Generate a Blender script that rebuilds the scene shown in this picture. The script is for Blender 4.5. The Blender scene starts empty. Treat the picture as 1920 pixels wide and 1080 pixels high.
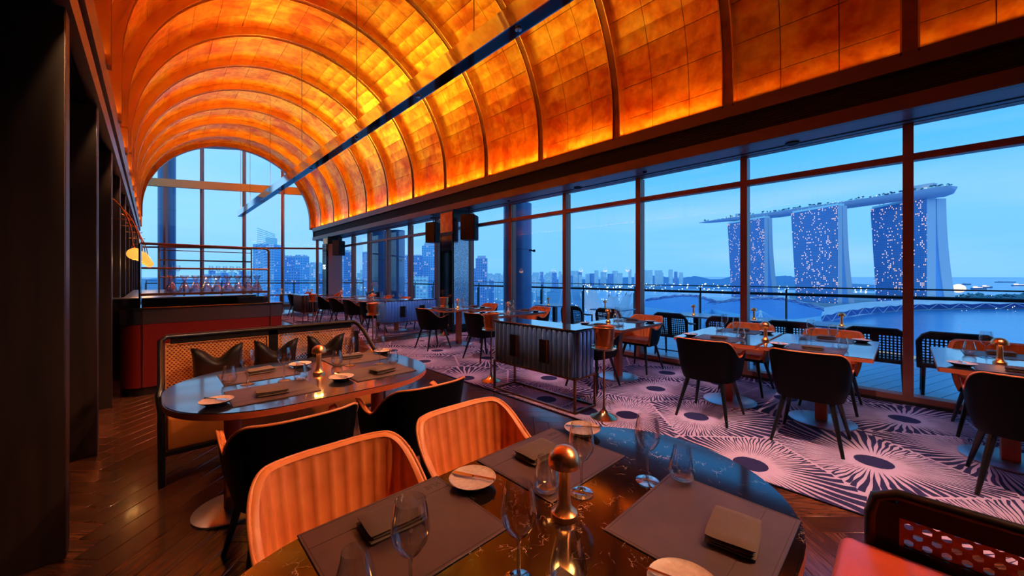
import bpy, bmesh, math, random
from math import pi, sin, cos, tan, atan, atan2, sqrt, radians as R
from mathutils import Vector, Matrix, noise as mnoise
random.seed(7)
sc = bpy.context.scene
col = sc.collection

# ------------------------------------------------------------------ camera
F, HCAM, YAW = 705.0, 1.42, atan(676/705.0)
cd = bpy.data.cameras.new('camera'); cam = bpy.data.objects.new('camera', cd); col.objects.link(cam)
cam.location = (0, 0, HCAM); cam.rotation_euler = (pi/2, 0, -YAW)
cd.sensor_width = 36; cd.lens = 36*F/1920; cd.shift_y = -22/1920; cd.clip_start = .03; cd.clip_end = 60000
sc.camera = cam
CY, SY = cos(YAW), sin(YAW)
def far(px, depth, z=0.0):
    """world point lying in the compass direction of a far landmark at a real distance"""
    xc = (px-960)/F*depth
    return Vector((xc*CY+depth*SY, -xc*SY+depth*CY, z))

# ------------------------------------------------------------------ exposure, sky
sc.view_settings.view_transform = 'Standard'; sc.view_settings.look = 'None'
sc.view_settings.exposure = 0.55; sc.view_settings.gamma = 1; sc.view_settings.use_curve_mapping = False
VAULT_W, VAULT_COL = 560, (1.0, .27, .03)
LAMP_W, SPOT_W, DOWN_W = 3.0, 14, 130
w = bpy.data.worlds.new('dusk_sky'); sc.world = w; w.use_nodes = True
nt = w.node_tree; nt.nodes.clear()
def N(nt, t, **k):
    n = nt.nodes.new(t)
    for a, b in k.items(): setattr(n, a, b)
    return n
o = N(nt, 'ShaderNodeOutputWorld'); bg = N(nt, 'ShaderNodeBackground'); tc = N(nt, 'ShaderNodeTexCoord')
sp = N(nt, 'ShaderNodeSeparateXYZ'); nt.links.new(tc.outputs['Generated'], sp.inputs[0])
def ramp(nt, fac, stops, interp='LINEAR'):
    r = N(nt, 'ShaderNodeValToRGB'); e = r.color_ramp.elements; r.color_ramp.interpolation = interp
    while len(e) > 1: e.remove(e[0])
    e[0].position = stops[0][0]; e[0].color = (*stops[0][1], 1)
    for p, c in stops[1:]:
        x = e.new(p); x.color = (*c, 1)
    nt.links.new(fac, r.inputs[0]); return r.outputs[0]
east = ramp(nt, sp.outputs['Z'], [(0, (.15, .45, .84)), (.15, (.15, .47, .90)), (.3, (.035, .37, .88)), (.55, (.008, .20, .66)), (1, (.01, .1, .35))])
west = ramp(nt, sp.outputs['Z'], [(0, (.20, .52, .86)), (.12, (.25, .56, .90)), (.4, (.26, .58, .92)), (.75, (.06, .28, .6)), (1, (.01, .1, .35))])
az = N(nt, 'ShaderNodeMapRange'); az.inputs[1].default_value = .8; az.inputs[2].default_value = -.2
nt.links.new(sp.outputs['X'], az.inputs[0])
mx = N(nt, 'ShaderNodeMix', data_type='RGBA'); nt.links.new(az.outputs[0], mx.inputs[0]); nt.links.new(east, mx.inputs[6]); nt.links.new(west, mx.inputs[7])
cn = N(nt, 'ShaderNodeTexNoise'); cm = N(nt, 'ShaderNodeMapping'); cm.inputs[3].default_value = (1.2, 1.2, 9)
nt.links.new(tc.outputs['Generated'], cm.inputs[0]); nt.links.new(cm.outputs[0], cn.inputs['Vector']); cn.inputs['Scale'].default_value = 1.6; cn.inputs['Detail'].default_value = 4
cr = ramp(nt, cn.outputs[0], [(.45, (0, 0, 0)), (.75, (.5, .5, .5))])
mc = N(nt, 'ShaderNodeMix', data_type='RGBA'); nt.links.new(cr, mc.inputs[0]); nt.links.new(mx.outputs[2], mc.inputs[6]); mc.inputs[7].default_value = (.33, .55, .85, 1)
nt.links.new(mc.outputs[2], bg.inputs[0]); bg.inputs[1].default_value = 0.98; nt.links.new(bg.outputs[0], o.inputs[0])

def light(name, typ, loc, energy, color, rot=(0, 0, 0), **k):
    l = bpy.data.lights.new(name, typ); l.energy = energy; l.color = color
    for a, b in k.items(): setattr(l, a, b)
    ob = bpy.data.objects.new(name, l); ob.location = loc; ob.rotation_euler = rot; col.objects.link(ob); return ob
# concealed strips in the two coves, washing the vault from below
YS0, YS1 = -4.3, 19.3
YM, YL = (YS0+YS1)/2, YS1-YS0
for x, tilt in ((5.56, R(-12)), (-.32, R(12))):
    for y0, y1, k in ((YS0, 1.8, .11), (1.8, 5.0, .6), (5.0, YS1, 1.0)):      # near stretches dimmed to darken the near end of the vault
        light('cove_strip', 'AREA', (x, (y0+y1)/2, 3.74 if x > 0 else 3.38), VAULT_W*k*(y1-y0)/YL*(1 if x > 0 else .15), VAULT_COL, (pi+0, tilt, 0), shape='RECTANGLE', size=.06, size_y=y1-y0)

# yellow strips added above the hanging track to brighten the vault's crown
for y0, y1, e in ((3.0, 9.0, 22), (9.0, 13.0, 55), (13.0, 18.4, 115)): light('added_crown_wash', 'AREA', (2.58, (y0+y1)/2, 4.08), e, (1, .68, .06), (pi, 0, 0), shape='RECTANGLE', size=.10, size_y=y1-y0)
def aim(name, src, dst, energy, color, size=55):
    d = Vector(dst)-Vector(src)
    l = light(name, 'SPOT', src, energy, color, spot_size=R(size), spot_blend=.8, shadow_soft_size=.04)
    l.rotation_euler = d.to_track_quat('-Z', 'Y').to_euler(); return l
# ------------------------------------------------------------------ materials
def mat(name, color=(.5, .5, .5), rough=.5, metal=0., spec=.5, coat=0., emit=None, es=0.):
    m = bpy.data.materials.new(name); m.use_nodes = True; b = m.node_tree.nodes['Principled BSDF']
    b.inputs['Base Color'].default_value = (*color, 1); b.inputs['Roughness'].default_value = rough
    b.inputs['Metallic'].default_value = metal; b.inputs['Specular IOR Level'].default_value = spec
    b.inputs['Coat Weight'].default_value = coat; b.inputs['Coat Roughness'].default_value = .08
    if emit: b.inputs['Emission Color'].default_value = (*emit, 1); b.inputs['Emission Strength'].default_value = es
    return m
def tex(m, kind, scale, stops, vec='Object', detail=4, dist=0., stretch=None, rand=0., bump=0., socket='Base Color', feature=None):
    nt = m.node_tree; b = nt.nodes['Principled BSDF']
    if vec == 'World': v = N(nt, 'ShaderNodeNewGeometry').outputs['Position']
    else: v = N(nt, 'ShaderNodeTexCoord').outputs[vec]
    mp = N(nt, 'ShaderNodeMapping'); nt.links.new(v, mp.inputs[0])
    if stretch: mp.inputs[3].default_value = stretch
    if rand:
        oi = N(nt, 'ShaderNodeObjectInfo'); ml = N(nt, 'ShaderNodeMath', operation='MULTIPLY'); ml.inputs[1].default_value = 97
        nt.links.new(oi.outputs['Random'], ml.inputs[0]); cb = N(nt, 'ShaderNodeCombineXYZ')
        for i in range(3): nt.links.new(ml.outputs[0], cb.inputs[i])
        nt.links.new(cb.outputs[0], mp.inputs[1])
    t = N(nt, {'noise': 'ShaderNodeTexNoise', 'wave': 'ShaderNodeTexWave', 'voronoi': 'ShaderNodeTexVoronoi'}[kind])
    nt.links.new(mp.outputs[0], t.inputs['Vector']); t.inputs['Scale'].default_value = scale
    if kind == 'noise': t.inputs['Detail'].default_value = detail; t.inputs['Distortion'].default_value = dist
    if kind == 'wave': t.bands_direction = 'Y'; t.inputs['Distortion'].default_value = dist; t.inputs['Detail'].default_value = detail
    if feature: t.feature = feature
    out = t.outputs[0]
    c = ramp(nt, out, stops)
    if rand:
        hv = N(nt, 'ShaderNodeHueSaturation'); mr = N(nt, 'ShaderNodeMapRange'); mr.inputs[3].default_value = 1-rand; mr.inputs[4].default_value = 1+rand
        nt.links.new(oi.outputs['Random'], mr.inputs[0]); nt.links.new(mr.outputs[0], hv.inputs['Value']); nt.links.new(c, hv.inputs['Color']); c = hv.outputs[0]
    if socket: nt.links.new(c, b.inputs[socket])
    if bump:
        bp = N(nt, 'ShaderNodeBump'); bp.inputs['Strength'].default_value = bump; bp.inputs['Distance'].default_value = .004
        nt.links.new(out, bp.inputs['Height']); nt.links.new(bp.outputs[0], b.inputs['Normal'])
    return m
def thin_glass(name, tint=(1, 1, 1), base=.03, top=1.0, power=4.0, rough=0.0):
    """thin clear sheet: passes light, mirrors more at grazing angles"""
    m = bpy.data.materials.new(name); m.use_nodes = True; nt = m.node_tree; nt.nodes.clear()
    o = N(nt, 'ShaderNodeOutputMaterial'); a = N(nt, 'ShaderNodeMixShader'); t = N(nt, 'ShaderNodeBsdfTransparent'); g = N(nt, 'ShaderNodeBsdfGlossy')
    t.inputs[0].default_value = (*tint, 1); g.inputs['Roughness'].default_value = rough
    lw = N(nt, 'ShaderNodeLayerWeight'); lw.inputs['Blend'].default_value = .5
    p = N(nt, 'ShaderNodeMath', operation='POWER'); p.inputs[1].default_value = power; nt.links.new(lw.outputs['Facing'], p.inputs[0])
    mr = N(nt, 'ShaderNodeMapRange'); mr.inputs[3].default_value = base; mr.inputs[4].default_value = top; nt.links.new(p.outputs[0], mr.inputs[0])
    nt.links.new(mr.outputs[0], a.inputs[0]); nt.links.new(t.outputs[0], a.inputs[1]); nt.links.new(g.outputs[0], a.inputs[2]); nt.links.new(a.outputs[0], o.inputs[0])
    return m
M = {}
M['plank'] = tex(mat('walnut', rough=.24, coat=.25), 'noise', 5, [(.25, (.040, .011, .005)), (.5, (.085, .026, .010)), (.75, (.15, .055, .022))], detail=7, dist=1.6, stretch=(.6, 5.5, 1), rand=.35, bump=.03)
M['dark_wood'] = tex(mat('dark_wood', rough=.5), 'noise', 3, [(.3, (.010, .004, .003)), (.7, (.024, .010, .007))], stretch=(6, 6, .5))
M['under'] = mat('joint_base_wood', (.01, .005, .003), .8)  # near-black wood base below planks and deck boards
M['black'] = mat('black_lacquer', (.006, .006, .007), .32)
M['blackmatt'] = mat('black_paint', (.005, .005, .006), .5, spec=.2)
M['blackleather'] = tex(mat('black_leather', (.012, .010, .013), .5, spec=.1), 'noise', 90, [(0, (.0015, .0015, .002)), (1, (.004, .0035, .005))], bump=.1)
M['orange'] = tex(mat('orange_leather', (.62, .14, .035), .42), 'noise', 14, [(.3, (.74, .19, .045)), (.7, (.88, .27, .07))], bump=.05)
M['seatred'] = tex(mat('coral_leather', (.6, .1, .04), .36), 'noise', 8, [(.3, (.56, .075, .028)), (.7, (.66, .10, .035))])
M['seatorange'] = tex(mat('amber_leather', (.6, .18, .03), .4), 'noise', 8, [(.3, (.55, .16, .03)), (.7, (.65, .21, .045))])
M['copper'] = mat('brushed_copper', (.95, .42, .18), .30, 1)
M['brass'] = mat('aged_brass', (.75, .48, .22), .2, 1)
M['bronze'] = mat('bronze', (.30, .13, .07), .35, .85)
M['chrome'] = mat('chrome', (.75, .75, .78), .06, 1)
M['steel'] = mat('brushed_steel', (.42, .44, .50), .28, 1)
M['disc'] = mat('satin_steel', (.5, .5, .54), .33, .9)
M['marble'] = mat('dark_marble', (.02, .012, .01), .10, coat=1.0); M['marble'].node_tree.nodes['Principled BSDF'].inputs['Coat IOR'].default_value = 1.45
def veins(m, base, vein):
    nt = m.node_tree; b = nt.nodes['Principled BSDF']; tc = N(nt, 'ShaderNodeTexCoord')
    n = N(nt, 'ShaderNodeTexNoise'); n.inputs['Scale'].default_value = 9; n.inputs['Detail'].default_value = 5; nt.links.new(tc.outputs['Object'], n.inputs['Vector'])
    ad = N(nt, 'ShaderNodeMixRGB', blend_type='ADD'); ad.inputs[0].default_value = .35; nt.links.new(tc.outputs['Object'], ad.inputs[1]); nt.links.new(n.outputs[1], ad.inputs[2])
    v = N(nt, 'ShaderNodeTexVoronoi'); v.feature = 'DISTANCE_TO_EDGE'; v.inputs['Scale'].default_value = 16; nt.links.new(ad.outputs[0], v.inputs['Vector'])
    n2 = N(nt, 'ShaderNodeTexNoise'); n2.inputs['Scale'].default_value = 17; nt.links.new(tc.outputs['Object'], n2.inputs['Vector'])
    r1 = ramp(nt, v.outputs[0], [(0, (1, 1, 1)), (.022, (0, 0, 0))]); r2 = ramp(nt, n2.outputs[0], [(.5, (0, 0, 0)), (.62, (1, 1, 1))])
    mu = N(nt, 'ShaderNodeMixRGB', blend_type='MULTIPLY'); mu.inputs[0].default_value = 1; nt.links.new(r1, mu.inputs[1]); nt.links.new(r2, mu.inputs[2])
    mi = N(nt, 'ShaderNodeMix', data_type='RGBA'); nt.links.new(mu.outputs[0], mi.inputs[0]); mi.inputs[6].default_value = (*base, 1); mi.inputs[7].default_value = (*vein, 1)
    nt.links.new(mi.outputs[2], b.inputs['Base Color'])
veins(M['marble'], (.010, .005, .004), (.42, .28, .20))
M['darktop'] = tex(mat('sky_tinted_dark_veneer', rough=.2, coat=1.0), 'noise', 5, [(.3, (.010, .010, .020)), (.7, (.020, .016, .026))], stretch=(.6, 6, 1))  # slight blue in the dark veneer stands in for sky reflection
M['darktop'].node_tree.nodes['Principled BSDF'].inputs['Coat IOR'].default_value = 2.0
M['edge'] = mat('red_wood_edge', (.42, .10, .04), .35)
M['leathermat'] = tex(mat('brown_leather', rough=.5), 'noise', 9, [(.3, (.058, .028, .028)), (.7, (.092, .046, .042))], bump=.08)
M['stitch'] = mat('dark_seam', (.03, .013, .011), .6)
M['napkin'] = tex(mat('brown_linen', rough=.75), 'noise', 400, [(.3, (.10, .06, .043)), (.7, (.13, .08, .056))], bump=.12)
M['plate'] = tex(mat('speckled_stoneware', rough=.4), 'noise', 60, [(.35, (.55, .38, .30)), (.6, (.68, .49, .40))])
M['plateback'] = mat('black_stoneware', (.012, .010, .010), .35)
M['cane'] = tex(mat('rattan', rough=.5), 'noise', 70, [(.3, (.45, .17, .045)), (.7, (.68, .31, .10))], stretch=(1, 3, 1), bump=.2)
M['canered'] = tex(mat('red_brown_rattan', rough=.5), 'noise', 70, [(.3, (.34, .07, .022)), (.7, (.50, .13, .04))], stretch=(1, 3, 1), bump=.2)
M['cushion'] = tex(mat('black_satin', rough=.5, spec=.3), 'noise', 20, [(.3, (.004, .003, .004)), (.7, (.009, .006, .007))], bump=.1)
M['fluted'] = mat('slate_blue_velvet', (.14, .34, .70), .38, .55); M['fluted'].node_tree.nodes['Principled BSDF'].inputs['Sheen Weight'].default_value = .3
M['fluted_bright'] = mat('royal_blue_velvet', (.12, .38, .95), .38, .4)
M['fluted_dark'] = mat('charcoal_velvet', (.04, .035, .042), .5)
M['glasstop'] = mat('black_glass_top', (.012, .013, .016), .08, coat=1); M['glasstop'].node_tree.nodes['Principled BSDF'].inputs['Coat IOR'].default_value = 2.0
M['fascia'] = mat('plum_metal_fascia', (.16, .065, .055), .38, .35)
M['groove'] = mat('dark_grille', (.012, .006, .006), .6)
M['soffit'] = mat('grey_soffit', (.22, .20, .22), .4)
M['mullion'] = mat('bronze_mullion', (.32, .115, .085), .38, .25)
M['beam'] = mat('warm_lit_beam', (.62, .27, .07), .45)  # orange of the warm light on the beam is put into its colour
M['redpanel'] = tex(mat('oxblood_leather', rough=.42), 'noise', 60, [(.3, (.16, .006, .005)), (.7, (.21, .010, .007))], bump=.05)
M['goldtile'] = mat('gold_leaf', rough=.30, metal=.65)
def leaf(m):
    nt = m.node_tree; b = nt.nodes['Principled BSDF']; g = N(nt, 'ShaderNodeNewGeometry')
    n = N(nt, 'ShaderNodeTexNoise'); n.inputs['Scale'].default_value = 1.5; n.inputs['Detail'].default_value = 5; n.inputs['Roughness'].default_value = .62; n.inputs['Distortion'].default_value = .4
    nt.links.new(g.outputs['Position'], n.inputs['Vector'])
    c = ramp(nt, n.outputs[0], [(.36, (.62, .14, .012)), (.5, (.84, .36, .03)), (.62, (.92, .58, .08))])
    n3 = N(nt, 'ShaderNodeTexNoise'); n3.inputs['Scale'].default_value = 7; n3.inputs['Detail'].default_value = 6; nt.links.new(g.outputs['Position'], n3.inputs['Vector'])
    c3 = ramp(nt, n3.outputs[0], [(.35, (.72, .6, .5)), (.6, (1, 1, 1))])
    mu = N(nt, 'ShaderNodeMixRGB', blend_type='MULTIPLY'); mu.inputs[0].default_value = .8; nt.links.new(c, mu.inputs[1]); nt.links.new(c3, mu.inputs[2])
    oi = N(nt, 'ShaderNodeObjectInfo'); mr = N(nt, 'ShaderNodeMapRange'); mr.inputs[3].default_value = .88; mr.inputs[4].default_value = 1.1; nt.links.new(oi.outputs['Random'], mr.inputs[0])
    hv = N(nt, 'ShaderNodeHueSaturation'); nt.links.new(mr.outputs[0], hv.inputs['Value']); nt.links.new(mu.outputs[0], hv.inputs['Color']); nt.links.new(hv.outputs[0], b.inputs['Base Color'])
leaf(M['goldtile'])
M['rib'] = tex(mat('bronze_rib', rough=.3, metal=.7), 'noise', 4, [(.3, (.20, .06, .018)), (.7, (.34, .11, .03))], vec='World')
M['ribedge'] = mat('gilt_edge', (.85, .5, .16), .22, .9)
M['joint'] = mat('vault_joint', (.18, .05, .01), .7)
M['carpet_base'] = tex(mat('blue_lit_wool', rough=.95), 'noise', 260, [(.3, (.50, .38, .50)), (.7, (.72, .56, .70))], bump=.5)  # beige-pink wool with the blue window light mixed into its colour
M['carpet_navy'] = tex(mat('navy_wool', rough=.95), 'noise', 260, [(.3, (.010, .010, .06)), (.7, (.022, .018, .11))], bump=.4)
M['deck'] = tex(mat('sky_tinted_decking', rough=.3), 'noise', 4, [(.3, (.08, .32, .55)), (.7, (.12, .40, .65))], stretch=(.5, 8, 1), rand=.12)  # blue base colour stands in for the sky mirrored in the boards
M['resin'] = mat('black_resin', (.010, .010, .014), .35)
M['colblue'] = mat('blue_grey_column', (.05, .16, .36), .3, .2)
M['pane'] = thin_glass('window_glass', base=.02, top=.55, power=4)
M['rail_glass'] = thin_glass('balustrade_glass', (.9, .97, 1), .03, .6)
M['crystal'] = thin_glass('crystal', (.96, .96, .97), .10, 1.0, 1.5, .02)
M['crystal_cut'] = thin_glass('decanter_glass', (.93, .90, .92), .20, 1.0, 1.2, .03)
M['mirror'] = mat('dark_mirror', (.10, .09, .10), .07, 1)
M['mosaic'] = tex(mat('mosaic_glass', rough=.15, metal=.8), 'voronoi', 45, [(0, (.08, .10, .16)), (1, (.6, .65, .75))])
M['screen'] = mat('screen', (.01, .01, .02), .15)
M['glow'] = mat('warm_diffuser', (1, .7, .4), .4, emit=(1, .42, .10), es=60)
M['glow2'] = mat('white_diffuser', (1, .85, .7), .4, emit=(1, .75, .5), es=18)
M['stemglow'] = mat('lamp_copper_stem', (.85, .35, .12), .3, .8)
M['lantern'] = mat('amber_ribbed_glass', (.9, .5, .12), .3, emit=(1, .42, .06), es=.8)
M['letter'] = mat('dark_letter', (.012, .008, .008), .5)
M['white_letter'] = mat('lit_letter', (1, 1, 1), .4, emit=(.9, .95, 1), es=1.2)
M['steelblade'] = mat('knife_steel', (.7, .68, .66), .15, 1)
M['petal'] = mat('pink_petal', (.7, .3, .35), .6)
M['white_shell'] = mat('white_shell', (.85, .92, .98), .5)
M['bone'] = mat('grey_stone', (.3, .28, .3), .6)

# ------------------------------------------------------------------ mesh helpers
class MB:
    def __init__(s): s.v = []; s.f = []; s.m = []; s.uv = None
    def add(s, vs, fs, mi=0):
        b = len(s.v); s.v += [tuple(v) for v in vs]; s.f += [tuple(b+i for i in f) for f in fs]; s.m += [mi]*len(fs); return s
    def box(s, c, d, mi=0, rz=0.0, M4=None):
        x, y, z = d[0]/2, d[1]/2, d[2]/2
        vs = [Vector((sx*x, sy*y, sz*z)) for sz in (-1, 1) for sy in (-1, 1) for sx in (-1, 1)]
        if rz: vs = [Matrix.Rotation(rz, 3, 'Z') @ v for v in vs]
        if M4: vs = [M4 @ v for v in vs]
        vs = [v+Vector(c) for v in vs]
        return s.add(vs, [(0, 2, 3, 1), (4, 5, 7, 6), (0, 1, 5, 4), (2, 6, 7, 3), (0, 4, 6, 2), (1, 3, 7, 5)], mi)
    def lathe(s, prof, n=24, c=(0, 0, 0), mi=0, cap=True):
        vs = []; fs = []
        for r, z in prof:
            for i in range(n): a = 2*pi*i/n; vs.append((c[0]+r*cos(a), c[1]+r*sin(a), c[2]+z))
        for j in range(len(prof)-1):
            for i in range(n): k = (i+1) % n; fs.append((j*n+i, j*n+k, (j+1)*n+k, (j+1)*n+i))
        if cap:
            if prof[0][0] > 1e-4: fs.append(tuple(reversed(range(n))))
            if prof[-1][0] > 1e-4: fs.append(tuple((len(prof)-1)*n+i for i in range(n)))
        return s.add(vs, fs, mi)
    def tube(s, pts, r, n=8, mi=0, r2=None, closed=False):
        pts = [Vector(p) for p in pts]; m = len(pts); vs = []; fs = []; up = Vector((0, 0, 1)); last = None
        for j, p in enumerate(pts):
            t = (pts[(j+1) % m]-pts[j-1]) if (closed or 0 < j < m-1) else (pts[1]-pts[0] if j == 0 else pts[-1]-pts[-2])
            t.normalize()
            if last is None:
                a = up if abs(t.dot(up)) < .9 else Vector((1, 0, 0)); last = (a-t*a.dot(t)).normalized()
            else: last = (last-t*last.dot(t)).normalized()
            b = t.cross(last); rr = r if r2 is None else r+(r2-r)*j/(m-1)
            for i in range(n): a = 2*pi*i/n; vs.append(p+(last*cos(a)+b*sin(a))*rr)
        for j in range(m if closed else m-1):
            q = (j+1) % m
            for i in range(n): k = (i+1) % n; fs.append((j*n+i, j*n+k, q*n+k, q*n+i))
        if not closed: fs += [tuple(reversed(range(n))), tuple((m-1)*n+i for i in range(n))]
        return s.add(vs, fs, mi)
    def prism(s, outline, z0, z1, mi=0, mtop=None):
        n = len(outline); vs = [(x, y, z0) for x, y in outline]+[(x, y, z1) for x, y in outline]
        s.add(vs, [(i, (i+1) % n, n+(i+1) % n, n+i) for i in range(n)]+[tuple(reversed(range(n)))], mi)
        return s.add([(x, y, z1) for x, y in outline], [tuple(range(n))], mi if mtop is None else mtop)
    def grid(s, fn, nu, nv, mi=0, flip=False):
        vs = [fn(i/nu, j/nv) for j in range(nv+1) for i in range(nu+1)]; w = nu+1
        fs = [(j*w+i, j*w+i+1, (j+1)*w+i+1, (j+1)*w+i) for j in range(nv) for i in range(nu)]
        if flip: fs = [tuple(reversed(f)) for f in fs]
        return s.add(vs, fs, mi)
    def mesh(s, name, mats, smooth=True, weld=False, angle=35):
        me = bpy.data.meshes.new(name); me.from_pydata(s.v, [], s.f)
        for m in (mats if isinstance(mats, (list, tuple)) else [mats]): me.materials.append(M[m] if isinstance(m, str) else m)
        me.polygons.foreach_set('material_index', s.m)
        if weld:
            bm = bmesh.new(); bm.from_mesh(me); bmesh.ops.remove_doubles(bm, verts=bm.verts, dist=1e-5); bm.to_mesh(me); bm.free()
        if smooth:
            me.polygons.foreach_set('use_smooth', [True]*len(me.polygons)); me.set_sharp_from_angle(angle=R(angle))
        me.update(); return me
def rbox(d, bev, seg=2, name='rbox', m='black', c=(0, 0, 0)):
    me = bpy.data.meshes.new(name); bm = bmesh.new(); bmesh.ops.create_cube(bm, size=1)
    bmesh.ops.scale(bm, vec=d, verts=bm.verts); bmesh.ops.bevel(bm, geom=bm.edges[:], offset=bev, segments=seg, profile=.5, affect='EDGES')
    bmesh.ops.translate(bm, vec=c, verts=bm.verts); bm.to_mesh(me); bm.free(); me.materials.append(M[m])
    me.polygons.foreach_set('use_smooth', [True]*len(me.polygons)); me.set_sharp_from_angle(angle=R(40)); return me
def ob(name, me, parent=None, loc=(0, 0, 0), rz=0.0, rot=None):
    o = bpy.data.objects.new(name, me); col.objects.link(o); o.location = loc; o.rotation_euler = rot or (0, 0, rz)
    if parent: o.parent = parent
    return o
def tag(o, label, cat=None, group=None, kind=None):
    if label: o['label'] = label
    if cat: o['category'] = cat
    if group: o['group'] = group
    if kind: o['kind'] = kind
    return o
def thing(name, label, cat, loc=(0, 0, 0), rz=0.0, group=None):
    return tag(ob(name, None, None, loc, rz), label, cat, group)
def struct(name, me, label=None, cat=None, loc=(0, 0, 0), rz=0):
    return tag(ob(name, me, None, loc, rz), label, cat, None, 'structure')
def dup(r, loc, rz, label, group=None):
    def cp(o, parent):
        c = o.copy(); col.objects.link(c); c.parent = parent
        for ch in [x for x in KIDS.get(o.name, [])]: cp(ch, c)
        return c
    if r.name not in INDEXED:
        INDEXED.add(r.name)
        def idx(o):
            KIDS[o.name] = list(o.children)
            for c in o.children: idx(c)
        bpy.context.view_layer.update(); idx(r)
    c = cp(r, None); c.location = loc; c.rotation_euler = (0, 0, rz); c['label'] = label
    if group: c['group'] = group
    return c
KIDS = {}; INDEXED = set()
def hide_z(o): return o
# ================================================================== SETTING
WX = 6.10            # glass line of the long window wall
MY = [1.57+1.6*k for k in range(-4, 11)]     # mullion positions along it
# ---- floor with herringbone planks
fl = MB(); fl.prism([(-1.3, -4.6), (WX+.02, -4.6), (WX+.02, 19.2), (-.6, 24.6), (-1.3, 24.6)], -.15, -.014)
floor = struct('floor', fl.mesh('floor', 'under', smooth=False))
def chev():
    L_, W_ = .84, .14; out = []
    c45 = cos(pi/4)
    for a in range(-60, 120):
        for b in range(-14, 14):
            ox, oy = a*W_+b*L_, a*W_-b*L_
            for k in (0, 1):
                cx, cy = (ox+L_/2, oy+W_/2) if k == 0 else (ox+W_/2, oy+W_+L_/2)
                X, Y = (cx-cy)*c45+1.0, (cx+cy)*c45+2
                out.append((X, Y, k))
    return out
pl = [p for p in chev() if -1.25 < p[0] < 3.35 and -.6 < p[1] < 9.6]
pl.sort(key=lambda p: (p[0]*SY+p[1]*CY < .5, (p[0]-1.2)**2*.6+(p[1]-3.2)**2))
PME = rbox((.838, .138, .012), .0025, 1, 'plank', 'plank')
rest = MB()
for i, (X, Y, k) in enumerate(pl):
    a = pi/4 if k == 0 else pi*3/4
    if i < 300: ob('plank', PME, floor, (X, Y, -.007), a)
    else: rest.box((X, Y, -.007), (.837, .137, .012), rz=a)
for p in chev():
    if not (-1.25 < p[0] < 3.35 and -.6 < p[1] < 9.6) and -1.3 < p[0] < 6 and -4 < p[1] < 18: rest.box((p[0], p[1], -.007), (.837, .137, .012), rz=pi/4 if p[2] == 0 else pi*3/4)
tag(ob('distant_planks', rest.mesh('distant_planks', 'plank', smooth=False), floor), None, kind='stuff')

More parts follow.
